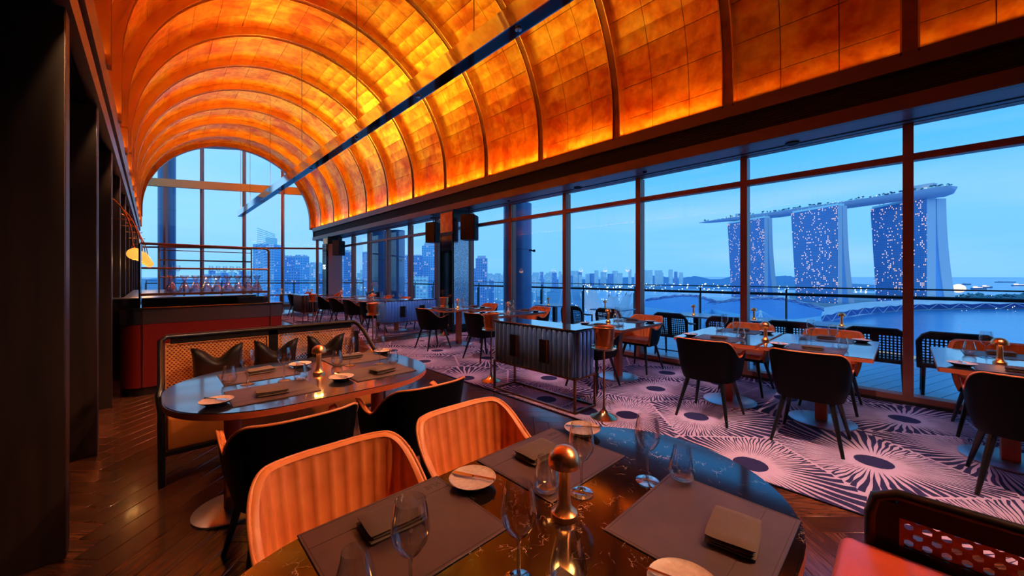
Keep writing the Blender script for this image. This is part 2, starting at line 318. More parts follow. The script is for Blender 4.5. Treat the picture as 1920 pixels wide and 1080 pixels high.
# ---- carpets with sea-anemone pattern
def clip(poly, x0, x1, y0, y1):
    for ax, lim, sg in ((0, x0, 1), (0, x1, -1), (1, y0, 1), (1, y1, -1)):
        out = []
        for i in range(len(poly)):
            a, b = poly[i], poly[(i+1) % len(poly)]; da, db = sg*(a[ax]-lim), sg*(b[ax]-lim)
            if da >= 0: out.append(a)
            if da*db < 0: t = da/(da-db); out.append((a[0]+(b[0]-a[0])*t, a[1]+(b[1]-a[1])*t))
        poly = out
        if len(poly) < 3: return None
    return poly
def carpet(name, label, x0, x1, y0, y1, seeds, fill, seed):
    rnd = random.Random(seed); pts = list(seeds); tries = 0
    while tries < 1500:
        tries += 1; p = (rnd.uniform(x0-.4, x1+.3), rnd.uniform(y0-.4, y1+.4))
        if all((p[0]-q[0])**2+(p[1]-q[1])**2 > fill**2 for q in pts): pts.append(p)
    root = MB(); root.prism([(x0, y0), (x1, y0), (x1, y1), (x0, y1)], 0.0, .008)
    root.box((x0+.006, (y0+y1)/2, .0045), (.012, y1-y0, .009), 1)
    r = ob(name, root.mesh(name, ['carpet_base', 'carpet_navy'], smooth=False)); tag(r, label, 'carpet')
    mb = MB(); pup = MB(); Z = .0086
    for ci, (px, py) in enumerate(pts):
        r0 = .115 if (ci < len(seeds) and (len(seeds[0]) < 3)) or rnd.random() < .55 else .065
        r0 = rnd.choice((.115, .1, .07)) if ci >= len(seeds) else r0
        poly = clip([(px+r0*cos(2*pi*i/18)*rnd.uniform(.96, 1.04), py+r0*sin(2*pi*i/18)) for i in range(18)], x0, x1, y0, y1)
        if poly: pup.add([(x, y, Z+.0004) for x, y in poly], [tuple(range(len(poly)))])
        dmin = min(math.hypot(q[0]-px, q[1]-py) for q in pts if q[:2] != (px, py))
        NS = 80
        def Rb(th):
            d = .92; ux, uy = cos(th), sin(th)
            for q in pts:
                qx, qy = q[0]-px, q[1]-py; n2 = qx*qx+qy*qy
                if n2 < 1e-6 or n2 > 5: continue
                dt = qx*ux+qy*uy
                if dt > 1e-3: d = min(d, n2/2/dt)
            return d-.012
        dens = lambda th: 1+.55*cos(2*(th-pi*.22+ci))
        ths = [0.0]; 
        while ths[-1] < 2*pi: ths.append(ths[-1]+2*pi/NS/ (1+.5*cos(2*ths[-1]+ci*.7)))
        for i in range(len(ths)-1):
            a0, a1 = ths[i], min(ths[i+1], 2*pi); am = (a0+a1)/2; hw = (a1-a0)/2
            Re = Rb(am); rs = r0*(1.28+.5*rnd.random()); 
            if Re < rs+.03: continue
            K = 6; L = []; Rr = []; ph = rnd.uniform(0, 6); fr = rnd.uniform(2, 4)
            for j in range(K+1):
                t = j/K; r_ = rs+(Re-rs)*t
                wf = hw*(.10+.62*min(1, t*1.5))
                if t < .01: wf = .0
                line = .0078/r_     # light line keeps a constant width outwards
                wf = min(wf, hw-line) if hw > line*1.2 else hw*.3
                wob = .010*sin(ph+fr*t*3)/max(r_, .15)*t
                L.append((px+r_*cos(am-wf+wob), py+r_*sin(am-wf+wob))); Rr.append((px+r_*cos(am+wf+wob), py+r_*sin(am+wf+wob)))
            for j in range(K):
                q = [L[j], L[j+1], Rr[j+1], Rr[j]] if j else [L[0], L[1], Rr[1]]
                if not all(x0 < p[0] < x1 and y0 < p[1] < y1 for p in q):
                    q = clip(q, x0, x1, y0, y1)
                    if not q: continue
                mb.add([(x, y, Z) for x, y in q], [tuple(range(len(q)))])
    ob('anemone_ray', mb.mesh('anemone_ray', 'carpet_navy', smooth=False), r)['kind'] = 'stuff'
    ob('round_centre', pup.mesh('round_centre', 'carpet_navy', smooth=False), r)['kind'] = 'stuff'
    return r
S1 = [(3.96, 1.45), (4.57, 2.16), (5.44, 2.4), (3.97, .16), (5.37, 0.0), (5.3, .95), (3.98, 3.41), (3.27, 2.84), (3.5, 1.95), (3.29, 2.3), (3.92, 6.14), (3.15, 4.2), (4.19, 4.99), (4.87, 6.52), (4.6, 3.0), (5.41, 1.68), (4.7, -.45), (3.3, -.5), (3.25, .8)]
S1 = [p for i, p in enumerate(S1) if all((p[0]-q[0])**2+(p[1]-q[1])**2 > .14 for q in S1[:i])]
carpet('patterned_carpet', 'lilac carpet with navy anemone bursts, running under the near window tables', 3.04, 6.0, -3.9, 7.7, S1, .78, 3)
carpet('patterned_carpet', 'lilac and navy anemone carpet of the far section, beyond the mirrored pillar', 3.02, 6.0, 8.32, 16.5, [(3.7, 9.0), (4.9, 9.6)], .8, 5)

# ---- vault
VX, VZ, VR = 2.62, 4.0, 2.88
ceil_mb = MB()
def arc(r, t, z0=3.66):   # t 0..1 right spring -> left spring incl. short upright feet
    s = VZ-z0; tot = 2*s+pi*r; d = t*tot
    if d < s: return (VX+r, z0+d)
    if d > tot-s: return (VX-r, z0+tot-d)
    a = (d-s)/r; return (VX+r*cos(a), VZ+r*sin(a))
def shell(u, v):
    x, z = arc(VR+.18, u); return (x, YS0-.4+(YS1+.75-YS0)*v, z)
ceil_mb.grid(shell, 48, 1, flip=False)
ceil_mb.grid(lambda u, v: (lambda p: (p[0], YS0-.4+(YS1+.75-YS0)*v, p[1]))(arc(VR+.30, u)), 48, 1, flip=True)
ceiling = struct('ceiling', ceil_mb.mesh('ceiling', 'joint'))
BAY = 1.655; RY = [3.27+BAY*k for k in range(-5, 11)]
NROW = 19
TR = VR+.15; da = pi/NROW
def tile_mesh(w):
    b = MB(); g = .004/TR
    for k, rr in ((0, TR), (1, TR+.012)):
        b.add([((rr)*cos(a), y, rr*sin(a)) for a in (-da/2+g, 0, da/2-g) for y in (-w/2+.004, w/2-.004)], [])
    b.f = [(0, 2, 3, 1), (2, 4, 5, 3), (6, 7, 9, 8), (8, 9, 11, 10), (0, 6, 8, 2), (2, 8, 10, 4), (1, 3, 9, 7), (3, 5, 11, 9), (0, 1, 7, 6), (4, 10, 11, 5)]; b.m = [0]*10
    return b
TW = BAY/3; tb = tile_mesh(TW); tme = tb.mesh('vault_tile', 'goldtile', smooth=False)
fb = MB(); fb.box((0, 0, 0), (.012, TW-.008, VZ-3.66-.006)); fme = fb.mesh('vault_tile_flat', 'goldtile', smooth=False)
fb = MB(); fb.box((0, 0, 0), (.012, TW-.008, VZ-3.30-.006)); fme2 = fb.mesh('vault_tile_foot', 'goldtile', smooth=False)
cells = []
for y0 in RY[:-1]+[RY[-1]]:
    for c3 in range(3):
        y = y0+TW*(c3+.5)
        if y > YS1+.4 or y < YS0-.3: continue
        for r in range(NROW):
            a = (r+.5)*da; p = (VX+TR*cos(a), y, VZ+TR*sin(a)); cells.append((p, a, False))
        cells.append(((VX+TR+.006, y, (VZ+3.66)/2), 0, True)); cells.append(((VX-TR-.006, y, (VZ+3.30)/2), pi, True))
def shown(p):
    D = p[0]*SY+p[1]*CY
    if D < .4: return 1e3
    x = 960+F*(p[0]*CY-p[1]*SY)/D; y = 518-F*(p[2]-HCAM)/D
    return D*(1 if -80 < x < 2000 and -80 < y < 600 else 50)
cells.sort(key=lambda c: shown(c[0]))
trest = MB()
for i, (p, a, flat) in enumerate(cells):
    if i < 300:
        if flat: ob('vault_tile', fme if p[0] > 2 else fme2, ceiling, p, 0)
        else: ob('vault_tile', tme, ceiling, (VX, p[1], VZ), rot=(0, -a, 0))
    elif flat: trest.box(p, (.012, TW-.008, VZ-(3.66 if p[0] > 2 else 3.30)-.006))
    else:
        Rm = Matrix.Rotation(-a, 3, 'Y'); trest.add([tuple(Rm @ Vector(v)+Vector((VX, p[1], VZ))) for v in tb.v], tb.f)
tag(ob('distant_vault_tiles', trest.mesh('distant_vault_tiles', 'goldtile', smooth=False), ceiling), None, kind='stuff')
rb = MB()
def sweep(mb, r_in, r_out, y0, y1, mi, n=44, z0=3.66):
    pi_ = [arc(r_in, i/n, z0) for i in range(n+1)]; po = [arc(r_out, i/n, z0) for i in range(n+1)]
    vs = []
    for i in range(n+1): vs += [(pi_[i][0], y0, pi_[i][1]), (pi_[i][0], y1, pi_[i][1]), (po[i][0], y1, po[i][1]), (po[i][0], y0, po[i][1])]
    fs = []
    for i in range(n):
        a, b = i*4, i*4+4; fs += [(a, a+1, b+1, b), (a+1, a+2, b+2, b+1), (a+3, a, b, b+3)]
    fs += [(0, 3, 2, 1), (n*4, n*4+1, n*4+2, n*4+3)]
    mb.add(vs, fs, mi)
sweep(rb, VR+.02, VR+.15, -.055, .055, 0); sweep(rb, VR, VR+.15, -.07, -.055, 1); sweep(rb, VR, VR+.15, .055, .07, 1)
rb.box((VX-VR-.085, 0, 3.49), (.13, .11, .40), 0); rb.box((VX-VR-.075, -.0625, 3.49), (.15, .015, .40), 1); rb.box((VX-VR-.075, .0625, 3.49), (.15, .015, .40), 1)
rme = rb.mesh('rib', ['rib', 'ribedge'])
for y in RY:
    if YS0-.3 < y < YS1+.6: ob('rib', rme, ceiling, (0, y, 0))
eb = MB(); sweep(eb, VR-.02, VR+.32, YS1+.35, YS1+.55, 0)
ob('end_arch', eb.mesh('end_arch', 'rib'), ceiling)

# ---- right cove fascia and soffit
ft = MB(); Lf = YS1+.1-(-4.5); fc = (YS1+.1-4.5)/2
ft.box((5.56, fc, 3.655), (.12, Lf, .07)); ft.box((5.54, fc, 3.57), (.08, Lf, .10)); ft.box((5.54, fc, 3.185), (.08, Lf, .15)); ft.box((5.60, fc, 3.39), (.05, Lf, .4), 1)
for k in range(9): ft.box((5.562, fc, 3.29+.028*k), (.012, Lf-.1, .008), 1)
ft.box((5.58, YS1+.08, 3.4), (.12, .05, .58))
struct('trim_1', ft.mesh('trim_1', ['fascia', 'groove'], smooth=False))
so = MB(); so.box((5.83, fc, 3.14), (.62, Lf, .06)); so.box((5.92, fc, 3.107), (.03, Lf, .008), 1); so.box((5.87, fc, 3.42), (.5, Lf, .5))
struct('trim_2', so.mesh('trim_2', ['soffit', 'groove'], smooth=False))
# ---- left cornice
lc = MB(); lc.box((-.335, fc, 3.21), (.09, Lf, .26)); lc.box((-.325, fc, 2.85), (.07, Lf, .15)); lc.box((-.375, fc, 3.0), (.05, Lf, .3), 1); lc.box((-.9, fc, 2.80), (1.1, Lf, .05), 2); lc.box((-.60, fc, 3.3), (.04, Lf, .9), 2)
struct('trim_3', lc.mesh('trim_3', ['fascia', 'groove', 'blackmatt'], smooth=False))
# ---- left wall with fins
lw = MB(); lw.box((-1.3, 6.6, 1.58), (.1, 22.5, 3.2)); wall_left = struct('wall_left', lw.mesh('wall_left', 'dark_wood', smooth=False))
fin = rbox((.9, .125, 2.77), .006, 1, 'wall_fin', 'dark_wood', (-.45, .0625, 0))
for k in range(-4, 11):
    y = 2.91+1.51*k; ob('wall_fin', fin, wall_left, (-.31, y, 1.385))
cv = MB(); cv.box((-.75, 3, 1.56), (.9, .02, 3.1))
for k, y in enumerate([2.91+1.51*j for j in range(-1, 10)]):
    d = MB(); d.lathe([(.028, .0), (.028, -.012), (.02, -.012)], 16, mi=0); d.lathe([(.019, -.011), (0, -.0111)], 16, mi=1, cap=False)
    o_ = ob('recessed_downlight', d.mesh('recessed_downlight', ['black', 'glow2']), None, (-.345, y-.09, 2.776))
    tag(o_, 'tiny glowing downlight at the head of the %s timber wall fin counted from the camera' % ('hidden', 'first', 'second', 'third', 'fourth', 'fifth', 'sixth', 'seventh', 'eighth', 'ninth', 'tenth')[k], 'downlight', 'downlights above the wall fins')
    light('fin_spot', 'SPOT', (-.28, y-.04, 2.755), SPOT_W, (1, .55, .25), (R(0), R(1), 0), spot_size=R(40), spot_blend=.6, shadow_soft_size=.02)
# wall behind the camera
bw = MB(); bw.box((2.4, -4.65, 3.6), (7.6, .12, 7.4)); struct('wall_back', bw.mesh('wall_back', 'dark_wood', smooth=False))

# ---- long window wall
sill = MB(); yb, yt = -4.6, 18.9
sill.box((WX, (yb+yt)/2, .05), (.16, yt-yb, .10)); sill.box((WX-.09, (yb+yt)/2, .015), (.05, yt-yb, .05), 1)
tr = MB(); tr.box((WX, (yb+yt)/2, 2.735), (.11, yt-yb, .075)); tr.box((WX, (yb+yt)/2, 3.13), (.12, yt-yb, .05))
wr = struct('wall_right', sill.mesh('wall_right', ['mullion', 'groove'], smooth=False))
ob('transom', tr.mesh('transom', 'mullion', smooth=False), wr)
mm = MB(); mm.box((-.045, 0, 1.6), (.035, .085, 3.0)); mm.box((.045, 0, 1.6), (.12, .075, 3.0)); mme = mm.mesh('mullion', 'mullion', smooth=False)
for y in MY: ob('mullion', mme, wr, (WX, y, 0))
for k in range(len(MY)-1):
    for z0, z1 in ((.10, 2.70), (2.772, 3.105)):
        pb = MB(); pb.box((0, 0, 0), (.012, 1.51, z1-z0)); wn = struct('window_%d' % (2*k+(1 if z0 < 1 else 2)), pb.mesh('pane', 'pane', smooth=False), None, None, (WX+.02, (MY[k]+MY[k+1])/2, (z0+z1)/2))
# ---- skewed glass end wall
EA, EB = Vector((.46, 23.25, 0)), Vector((5.95, 19.14, 0)); ed = (EB-EA).normalized(); en = Vector((-ed.y, ed.x, 0)); eang = atan2(ed.y, ed.x)
EL = (EB-EA).length; em = [0, 1.52, 3.32, 5.0, 6.55]
ew = MB()
def ebox(mb, t0, t1, z0, z1, dep=.12, off=0, mi=0):
    c = EA+ed*((t0+t1)/2)+en*off; mb.box((c.x, c.y, (z0+z1)/2), (t1-t0, dep, z1-z0), mi, eang)
ebox(ew, -1.8, EL+.3, 0, .12)
wall_end = struct('wall_end', ew.mesh('wall_end', 'mullion', smooth=False))
for t in em+[-1.6]:
    b = MB(); ebox(b, t-.045, t+.045, .1, 7.6, .14); ob('mullion', b.mesh('mullion', 'mullion', smooth=False), wall_end)
b = MB(); ebox(b, -1.8, EL+.3, 2.70, 2.775, .1); ebox(b, -1.8, EL+.3, 7.55, 7.7); ob('transom', b.mesh('transom', 'mullion', smooth=False), wall_end)
wi = 40
for a, c in zip([-1.6]+em, em+[EL+.2]):
    if c-a < .2: continue
    for z0, z1 in ((.12, 2.70), (2.775, 7.55)):
        b = MB(); ebox(b, a+.05, c-.05, z0, z1, .012); struct('window_%d' % wi, b.mesh('pane', 'pane', smooth=False)); wi += 1
b = MB(); A_, B_ = Vector((-.25, 22.72, 5.5)), Vector((5.52, 20.02, 5.52)); cc = (A_+B_)/2; b.box(cc, ((B_-A_).length, .16, .34), 0, atan2(B_.y-A_.y, B_.x-A_.x))
struct('trim_4', b.mesh('trim_4', 'beam', smooth=False))
# outside soffit seen through the top of the end arch
b = MB(); b.prism([(p.x, p.y) for p in (EA-ed*3, EB+ed*2, EB+ed*2+en*1.7, EA-ed*3+en*1.2)], 7.72, 7.8); struct('trim_5', b.mesh('trim_5', 'soffit', smooth=False))
# ---- terrace: deck boards, balustrade, columns
dk = MB(); dk.prism([(WX+.09, -4.6), (9.35, -4.6), (9.35, 20.4), (3.0, 27), (-2.5, 27), (-2.5, 23.9), (WX-.1, 19.25)], -.3, -.045)
deck = struct('terrace_floor', dk.mesh('terrace_floor', 'under', smooth=False))
ang = R(108.2); dx, dy = sin(ang), cos(ang); nxx, nyy = -dy, dx
bd = []; drest = MB()
def inter(c0):   # board centre line within the terrace strip, as x-range
    return
for k in range(-40, 160):
    off = k*.145
    p0 = Vector((WX+.1, 0, 0)); 
    # line n.p = off ; at x=WX+.1 and x=9.3
    ya = (off-nxx*(WX+.1))/nyy; yb2 = (off-nxx*9.3)/nyy
    if max(ya, yb2) < -4.3 or min(ya, yb2) > 18.6: continue
    A2, B2 = Vector((WX+.1, ya)), Vector((9.3, yb2)); c2 = (A2+B2)/2; L2 = (B2-A2).length-.06
    bd.append((c2, L2))
bd.sort(key=lambda q: abs(q[0].y-1.2))
bme = MB(); bme.box((0, 0, 0), (bd[0][1], .138, .024)); bme = bme.mesh('deck_board', 'deck', smooth=False)
for i, (c2, L2) in enumerate(bd): ob('deck_board', bme, deck, (c2.x, c2.y, -.028), atan2(dy, dx))
RX = 9.05
br = thing('balustrade', 'steel and glass balustrade along the outer edge of the terrace deck', 'railing', (RX, 0, 0))
b = MB(); b.tube([(0, -4.6, 1.065), (0, 20.3, 1.065)], .03, 10); ob('handrail', b.mesh('handrail', 'black'), br)
b = MB(); b.tube([(.12, -4.6, 1.20), (.12, 20.3, 1.20)], .012, 8); ob('upper_rail', b.mesh('upper_rail', 'black'), br)
pm = MB(); pm.box((0, 0, .51), (.05, .012, 1.05)); pm.box((.06, .0, .6), (.03, .03, 1.2)); pm = pm.mesh('post', 'black', smooth=False)
gm = MB(); gm.box((.03, 0, .5), (.012, 1.56, .9)); gm = gm.mesh('glass_panel', 'rail_glass', smooth=False)
for k in range(-3, 12):
    ob('post', pm, br, (0, 1.62+1.62*k, -.04))
    ob('glass_panel', gm, br, (0, 1.62+1.62*k+.81, 0))
br2 = thing('balustrade', 'dark balustrade of the terrace beyond the glass end wall', 'railing', (0, 0, 0))
o2 = en*2.2; P1, P2 = EA+o2-ed*2.5, EB+o2+ed*1.2
b = MB(); b.tube([P1+Vector((0, 0, 1.065)), P2+Vector((0, 0, 1.065))], .03, 8); ob('handrail', b.mesh('handrail', 'black'), br2)
b = MB(); b.tube([P1+Vector((0, 0, 1.2)), P2+Vector((0, 0, 1.2))], .012, 8); ob('upper_rail', b.mesh('upper_rail', 'black'), br2)
for k in range(7): q = P1+(P2-P1)*(k/6); ob('post', pm, br2, (q.x, q.y, 0), eang+pi/2)
for (x, y, r_, z1, lab) in ((7.85, 7.95, .42, 3.6, 'large round blue-grey terrace column nearest the middle window bays'), (7.9, 17.2, .45, 3.6, 'dark round terrace column behind the far window mullions'), (8.3, 16.4, .34, 3.6, 'pale slender terrace column beside the dark round one'), (.55, 25.2, .34, 7.6, 'tall round blue column outside the left side of the end window')):
    b = MB(); b.lathe([(r_, 0), (r_, z1)], 40); b.lathe([(r_+.005, z1*.62), (r_+.005, z1*.62+.012)], 40, mi=1); c_ = ob('terrace_column', b.mesh('terrace_column', ['colblue', 'black']), None, (x, y, -.04)); tag(c_, lab, 'column')
b = MB(); b.box((0, 0, 0), (.05, .05, .05)); b.tube([(0, 0, 0), (.06, -.04, -.02)], .02, 8); b.lathe([(.035, -.05), (.04, -.02), (.03, .02)], 12, (.08, -.06, 0))
for (x, y, z, lab) in ((7.98, 7.53, 2.18, 'small black camera fixed to the big round terrace column'), (8.22, 16.06, 2.15, 'small black camera outside the far window bays')):
    tag(ob('security_camera', b.mesh('security_camera', 'black'), None, (x, y, z)), lab, 'camera')
# wall return at far left beyond the cornice
b = MB(); b.box((-.62, 21.4, 1.9), (.12, 4.2, 3.9)); struct('wall_far_left', b.mesh('wall_far_left', 'colblue', smooth=False))
# ---- soffit downlights / speakers in soffit
for (x, y, r_, lab) in ((5.86, .98, .075, 'round speaker grille in the window soffit nearest the camera'), (5.86, 4.3, .075, 'round speaker grille in the window soffit near the round terrace column'), (5.86, 9.4, .08, 'round speaker grille in the soffit beyond the pillar'), (5.75, 2.9, .035, 'small recessed light in the soffit between two near mullions'), (5.75, 6.1, .035, 'small recessed light in the soffit before the mirrored pillar')):
    b = MB(); b.lathe([(r_, 0), (r_, -.012), (r_*.85, -.016), (r_*.8, -.008), (0, -.006)], 24, cap=False); tag(ob('soffit_fitting', b.mesh('soffit_fitting', 'groove'), None, (x, y, 3.108)), lab, 'ceiling fitting')
# ---- suspended mirrored lighting track
tk = thing('suspended_track', 'long mirror-sided lighting track hanging on thin rods under the vault', 'light fitting', (2.58, 0, 3.83))
b = MB(); b.box((-.075, 8, .11), (.012, 21.2, .22)); b.box((.075, 8, .11), (.012, 21.2, .22)); b.box((0, -2.6, .11), (.15, .012, .22)); b.box((0, 18.6, .11), (.15, .012, .22)); ob('side_panel', b.mesh('side_panel', 'chrome', smooth=False), tk)
b = MB(); b.box((0, 8, .006), (.138, 21.1, .012)); ob('base_channel', b.mesh('base_channel', 'mirror', smooth=False), tk)
b = MB(); b.lathe([(.03, 0), (.034, -.012), (.02, -.014)], 14); b.lathe([(.02, -.0135), (0, -.0136)], 14, mi=1, cap=False); sp_me = b.mesh('spotlight', ['chrome', 'glow2'])
for y in (17.9, 12.1, 9.2, 6.6, 4.5, 2.6): ob('spotlight', sp_me, tk, (0, y, 0))
rd = MB(); rd.tube([(0, 0, .2), (0, 0, 3.0)], .006, 6); rd = rd.mesh('rod', 'bronze')
for y in (18.4, 16.4, 13.2, 9.9, 6.6, 3.3): ob('rod', rd, tk, (0, y, 0))
WARM, PALE = (1, .50, .26), (1, .66, .70)
aim('fin_spot', (-.27, 2.75, 2.74), (.25, 3.55, .35), 75, (1, .5, .2), 40); aim('fin_spot', (-.27, 4.3, 2.74), (.2, 2.6, 0), 50, (1, .4, .2), 50)  # extra spots added at two fin heads, brightening banquette and floor
for (y, dst, p_, c_) in ((-1.6, (.75, .9, .8), 1.5, WARM), (.1, (1.0, 1.5, .6), .9, WARM), (1.0, (.7, 2.6, .7), 1.1, WARM), (2.6, (.7, 4.1, .7), 2.6, WARM), (1.6, (-.1, 3.4, .1), .8, WARM), (2.6, (4.6, 2.6, 0), 1.1, PALE), (.6, (4.4, .9, 0), 1.3, PALE), (-1.2, (4.0, -.3, 0), 1.5, (1, .56, .44)), (-.6, (1.6, -.1, .5), 1.0, WARM), (.2, (3.2, .7, 0), 1.6, (1, .48, .28)), (4.5, (4.3, 5.0, 0), 1.2, PALE), (4.5, (2.0, 2.2, 0), .9, WARM), (4.6, (.5, 6.0, .6), 2.4, WARM), (6.6, (4.3, 7.2, 0), 1.1, PALE), (6.6, (1.8, 7.5, 0), .8, WARM), (9.2, (4.2, 9.8, 0), 1.2, PALE), (12.1, (4.2, 12.4, 0), 1.2, PALE), (12.1, (.4, 9.4, 1.1), .7, WARM)):
    aim('track_fill_spot', (2.58, y, 3.79), dst, DOWN_W*p_, c_)  # fill spots added along the track, beyond its modelled fittings, for tables and carpet
# ---- clad pillars
def pillar(x0, x1, y0, y1, label):
    p = thing('clad_pillar', label, 'pillar', ((x0+x1)/2, (y0+y1)/2, 0)); w_, d_ = x1-x0, y1-y0
    b = MB(); b.box((0, 0, 1.555), (w_, d_, 3.11)); ob('core', b.mesh('core', 'black', smooth=False), p)
    b = MB(); b.box((-w_/2-.006, 0, 1.25), (.012, d_-.04, 2.4)); b.box((-w_/2-.010, d_/2-.03, 1.25), (.02, .03, 2.5)); b.box((-w_/2-.010, -d_/2+.02, 1.25), (.02, .03, 2.5), 1); ob('mirror_panel', b.mesh('mirror_panel', ['mirror', 'black'], smooth=False), p)
    b = MB(); b.box((-w_/2-.008, 0, 2.8), (.014, d_-.04, .5)); ob('copper_panel', b.mesh('copper_panel', 'goldtile', smooth=False), p)
    b = MB(); b.box((0, -d_/2-.006, 1.5), (w_-.03, .012, 2.6)); ob('mosaic_panel', b.mesh('mosaic_panel', 'mosaic' if y0 < 10 else 'bone', smooth=False), p)
    return p
pillar(5.47, 5.96, 7.84, 8.42, 'mirror-clad pillar with glittering mosaic side standing at the middle of the window wall')
P2_ = pillar(5.40, 5.98, 16.9, 17.5, 'dark clad pillar in the far corner of the window wall')
def speaker(x, y, z, rz, s, lab):
    t = thing('hanging_speaker', lab, 'speaker', (x, y, z), rz)
    ob('cabinet', rbox((.34*s, .36*s, .62*s), .012, 1, 'cabinet', 'resin'), t)
    b = MB(); b.box((0, -.185*s, 0), (.30*s, .012, .58*s)); ob('grille', b.mesh('grille', 'blackmatt', smooth=False), t)
    b = MB(); b.tube([(0, 0, .3*s), (0, 0, 3.10-z)], .015, 8); b.box((0, 0, 3.102-z), (.12, .12, .012)); ob('bracket', b.mesh('bracket', 'black'), t)
speaker(5.68, 7.45, 2.62, R(35), 1.0, 'big black speaker hanging before the mosaic side of the mirrored pillar')
speaker(5.62, 9.0, 2.62, R(20), .9, 'black speaker hanging at the left of the mirrored pillar')
speaker(5.7, 16.5, 2.6, R(30), 1.0, 'black speaker hanging on the dark pillar in the far corner')
sg = thing('sign_screen', 'tall dark screen with lit white letters on the far corner pillar', 'sign', (5.36, 17.2, 1.5), 0)
b = MB(); b.box((0, 0, 0), (.03, .5, 2.6)); ob('panel', b.mesh('panel', 'screen', smooth=False), sg)
def text(s, size, parent, loc, rot, m, name='lettering', ext=.001):
    c = bpy.data.curves.new('lettering', 'FONT'); c.body = s; c.size = size; c.extrude = ext; c.align_x = 'CENTER'; c.align_y = 'CENTER'; c.materials.append(M[m]); c.resolution_u = 3
    t0 = bpy.data.objects.new('t', c); me = bpy.data.meshes.new_from_object(t0); bpy.data.objects.remove(t0)
    o = bpy.data.objects.new(name, me); col.objects.link(o); o.parent = parent; o.location = loc; o.rotation_euler = rot; return o
text('ns', .42, sg, (-.018, 0, .35), (pi/2, 0, -pi/2), 'white_letter')
b = MB(); 
for k in range(5): b.box((-.017, 0, .75+.11*k), (.004, .4, .03+.02*(k % 2)))
ob('screen_bar', b.mesh('screen_bar', 'bone', smooth=False), sg)['kind'] = 'stuff'
# ================================================================== FURNITURE
def sstep(a, b, x): t = max(0, min(1, (x-a)/(b-a))); return t*t*(3-2*t)
def chair_plan(s, hw=.285, yf=.20, dep=.285):
    """s in -1..1 : left arm front -> round the back -> right arm front"""
    sg = 1 if s >= 0 else -1; x, y = plan_at(abs(s)); return (sg*x, y)
def _plan():
    hw, dep, yf, e = .285, .285, .20, .62; pts = [(hw*sin(a)**e, -dep*cos(a)**e) for a in [pi/2*i/400 for i in range(400)]]+[(hw, yf*i/40) for i in range(41)]
    d = [0.]
    for i in range(1, len(pts)): d.append(d[-1]+math.dist(pts[i-1], pts[i]))
    out = []; j = 0
    for k in range(241):
        t = d[-1]*k/240
        while j < len(d)-2 and d[j+1] < t: j += 1
        f = (t-d[j])/max(1e-9, d[j+1]-d[j]); out.append((pts[j][0]+(pts[j+1][0]-pts[j][0])*f, pts[j][1]+(pts[j+1][1]-pts[j][1])*f))
    return out
_PL = _plan()
def plan_at(t):
    q = min(max(t, 0), 1)*240; j = min(int(q), 239); f = q-j; return (_PL[j][0]+(_PL[j+1][0]-_PL[j][0])*f, _PL[j][1]+(_PL[j+1][1]-_PL[j][1])*f)
def chair_h(s):
    a = abs(s); h = .80-.178*sstep(.30, .72, a)
    return h+.044*sstep(.78, 1.0, a)-.006*(1-a)
def shell_pt(s, v, off, z0, ztop_add=0.):
    x, y = chair_plan(s); e = .004
    x1, y1 = chair_plan(min(1, s+e)); x0, y0 = chair_plan(max(-1, s-e)); tx, ty = x1-x0, y1-y0; l = math.hypot(tx, ty) or 1
    nx, ny = ty/l, -tx/l       # outward
    z = z0+(chair_h(s)+ztop_add-z0)*v; zz = (z-.40)/.4
    sc_ = .80+.20*min(1, max(0, zz))**.55
    yy = y*sc_-.035*zz
    return (x*sc_+nx*off, yy+ny*off+.012, z)
def make_chair_meshes(ribs, dark='blackleather', soft='orange'):
    o_ = MB(); nu = 56
    o_.grid(lambda u, v: shell_pt(2*u-1, v, 0, .385), nu, 8, flip=False)
    # closing the underside
    n0 = len(o_.v); ring = [shell_pt(2*i/nu-1, 0, 0, .385) for i in range(nu+1)]
    o_.add(ring+[(0, .0, .375)], [(i+1, i, nu+1) for i in range(nu)]+[(0, nu, nu+1)])
    sh = o_.mesh('shell', dark, angle=50)
    l_ = MB(); nn = ribs*6
    def inner(u, v):
        s = 2*u-1; r = abs(sin(pi*ribs*u))**.6; d = -.026+.008*r*(1 if .04 < v < .97 else .5)
        return shell_pt(s, v, d, .43, -.004)
    l_.grid(inner, nn, 6, flip=True)
    l_.grid(lambda u, v: shell_pt(2*u-1, 1, -.027+.030*v, .43, .007*sin(pi*v)+.001-.005*(1-v)), nn, 3, flip=True)
    for e in (0, 1):
        l_.grid(lambda u, v: shell_pt(2*e-1, v, -.030+.030*u, .43+(-.045)*u, 0), 3, 6, flip=(e == 0))
    li = l_.mesh('padded_lining', soft, weld=True, angle=80)
    st = rbox((.43, .40, .06), .025, 3, 'seat_cushion', soft, (0, .035, .452))
    return sh, li, st
legm = {}
def leg_mesh(sx, sy):
    b = MB(); b.tube([(sx*.155, sy*.15, .40), (sx*.235, sy*.262, 0)], .022, 10, r2=.012); return b.mesh('leg', 'black')
LEGS = [leg_mesh(sx, sy) for sx in (-1, 1) for sy in (-1, 1)]
pp = MB(); pp.tube([(lambda q: (q[0], q[1], q[2]+.003))(shell_pt(-1+2*i/80, 1, -.001, .43)) for i in range(81)], .0065, 6); PIP = pp.mesh('piping', 'orange', angle=80)
SH, LI, ST = make_chair_meshes(24); SH2, LI2, ST2 = SH, LI, ST
def make_chair(label, loc, rz, group):
    t = thing('dining_chair', label, 'chair', loc, rz, group)
    ob('shell', SH, t); l0 = ob('padded_lining', LI, t); ob('piping', PIP, l0); ob('seat_cushion', ST, t)
    for l in LEGS: ob('leg', l, t)
    return t
CH0 = None
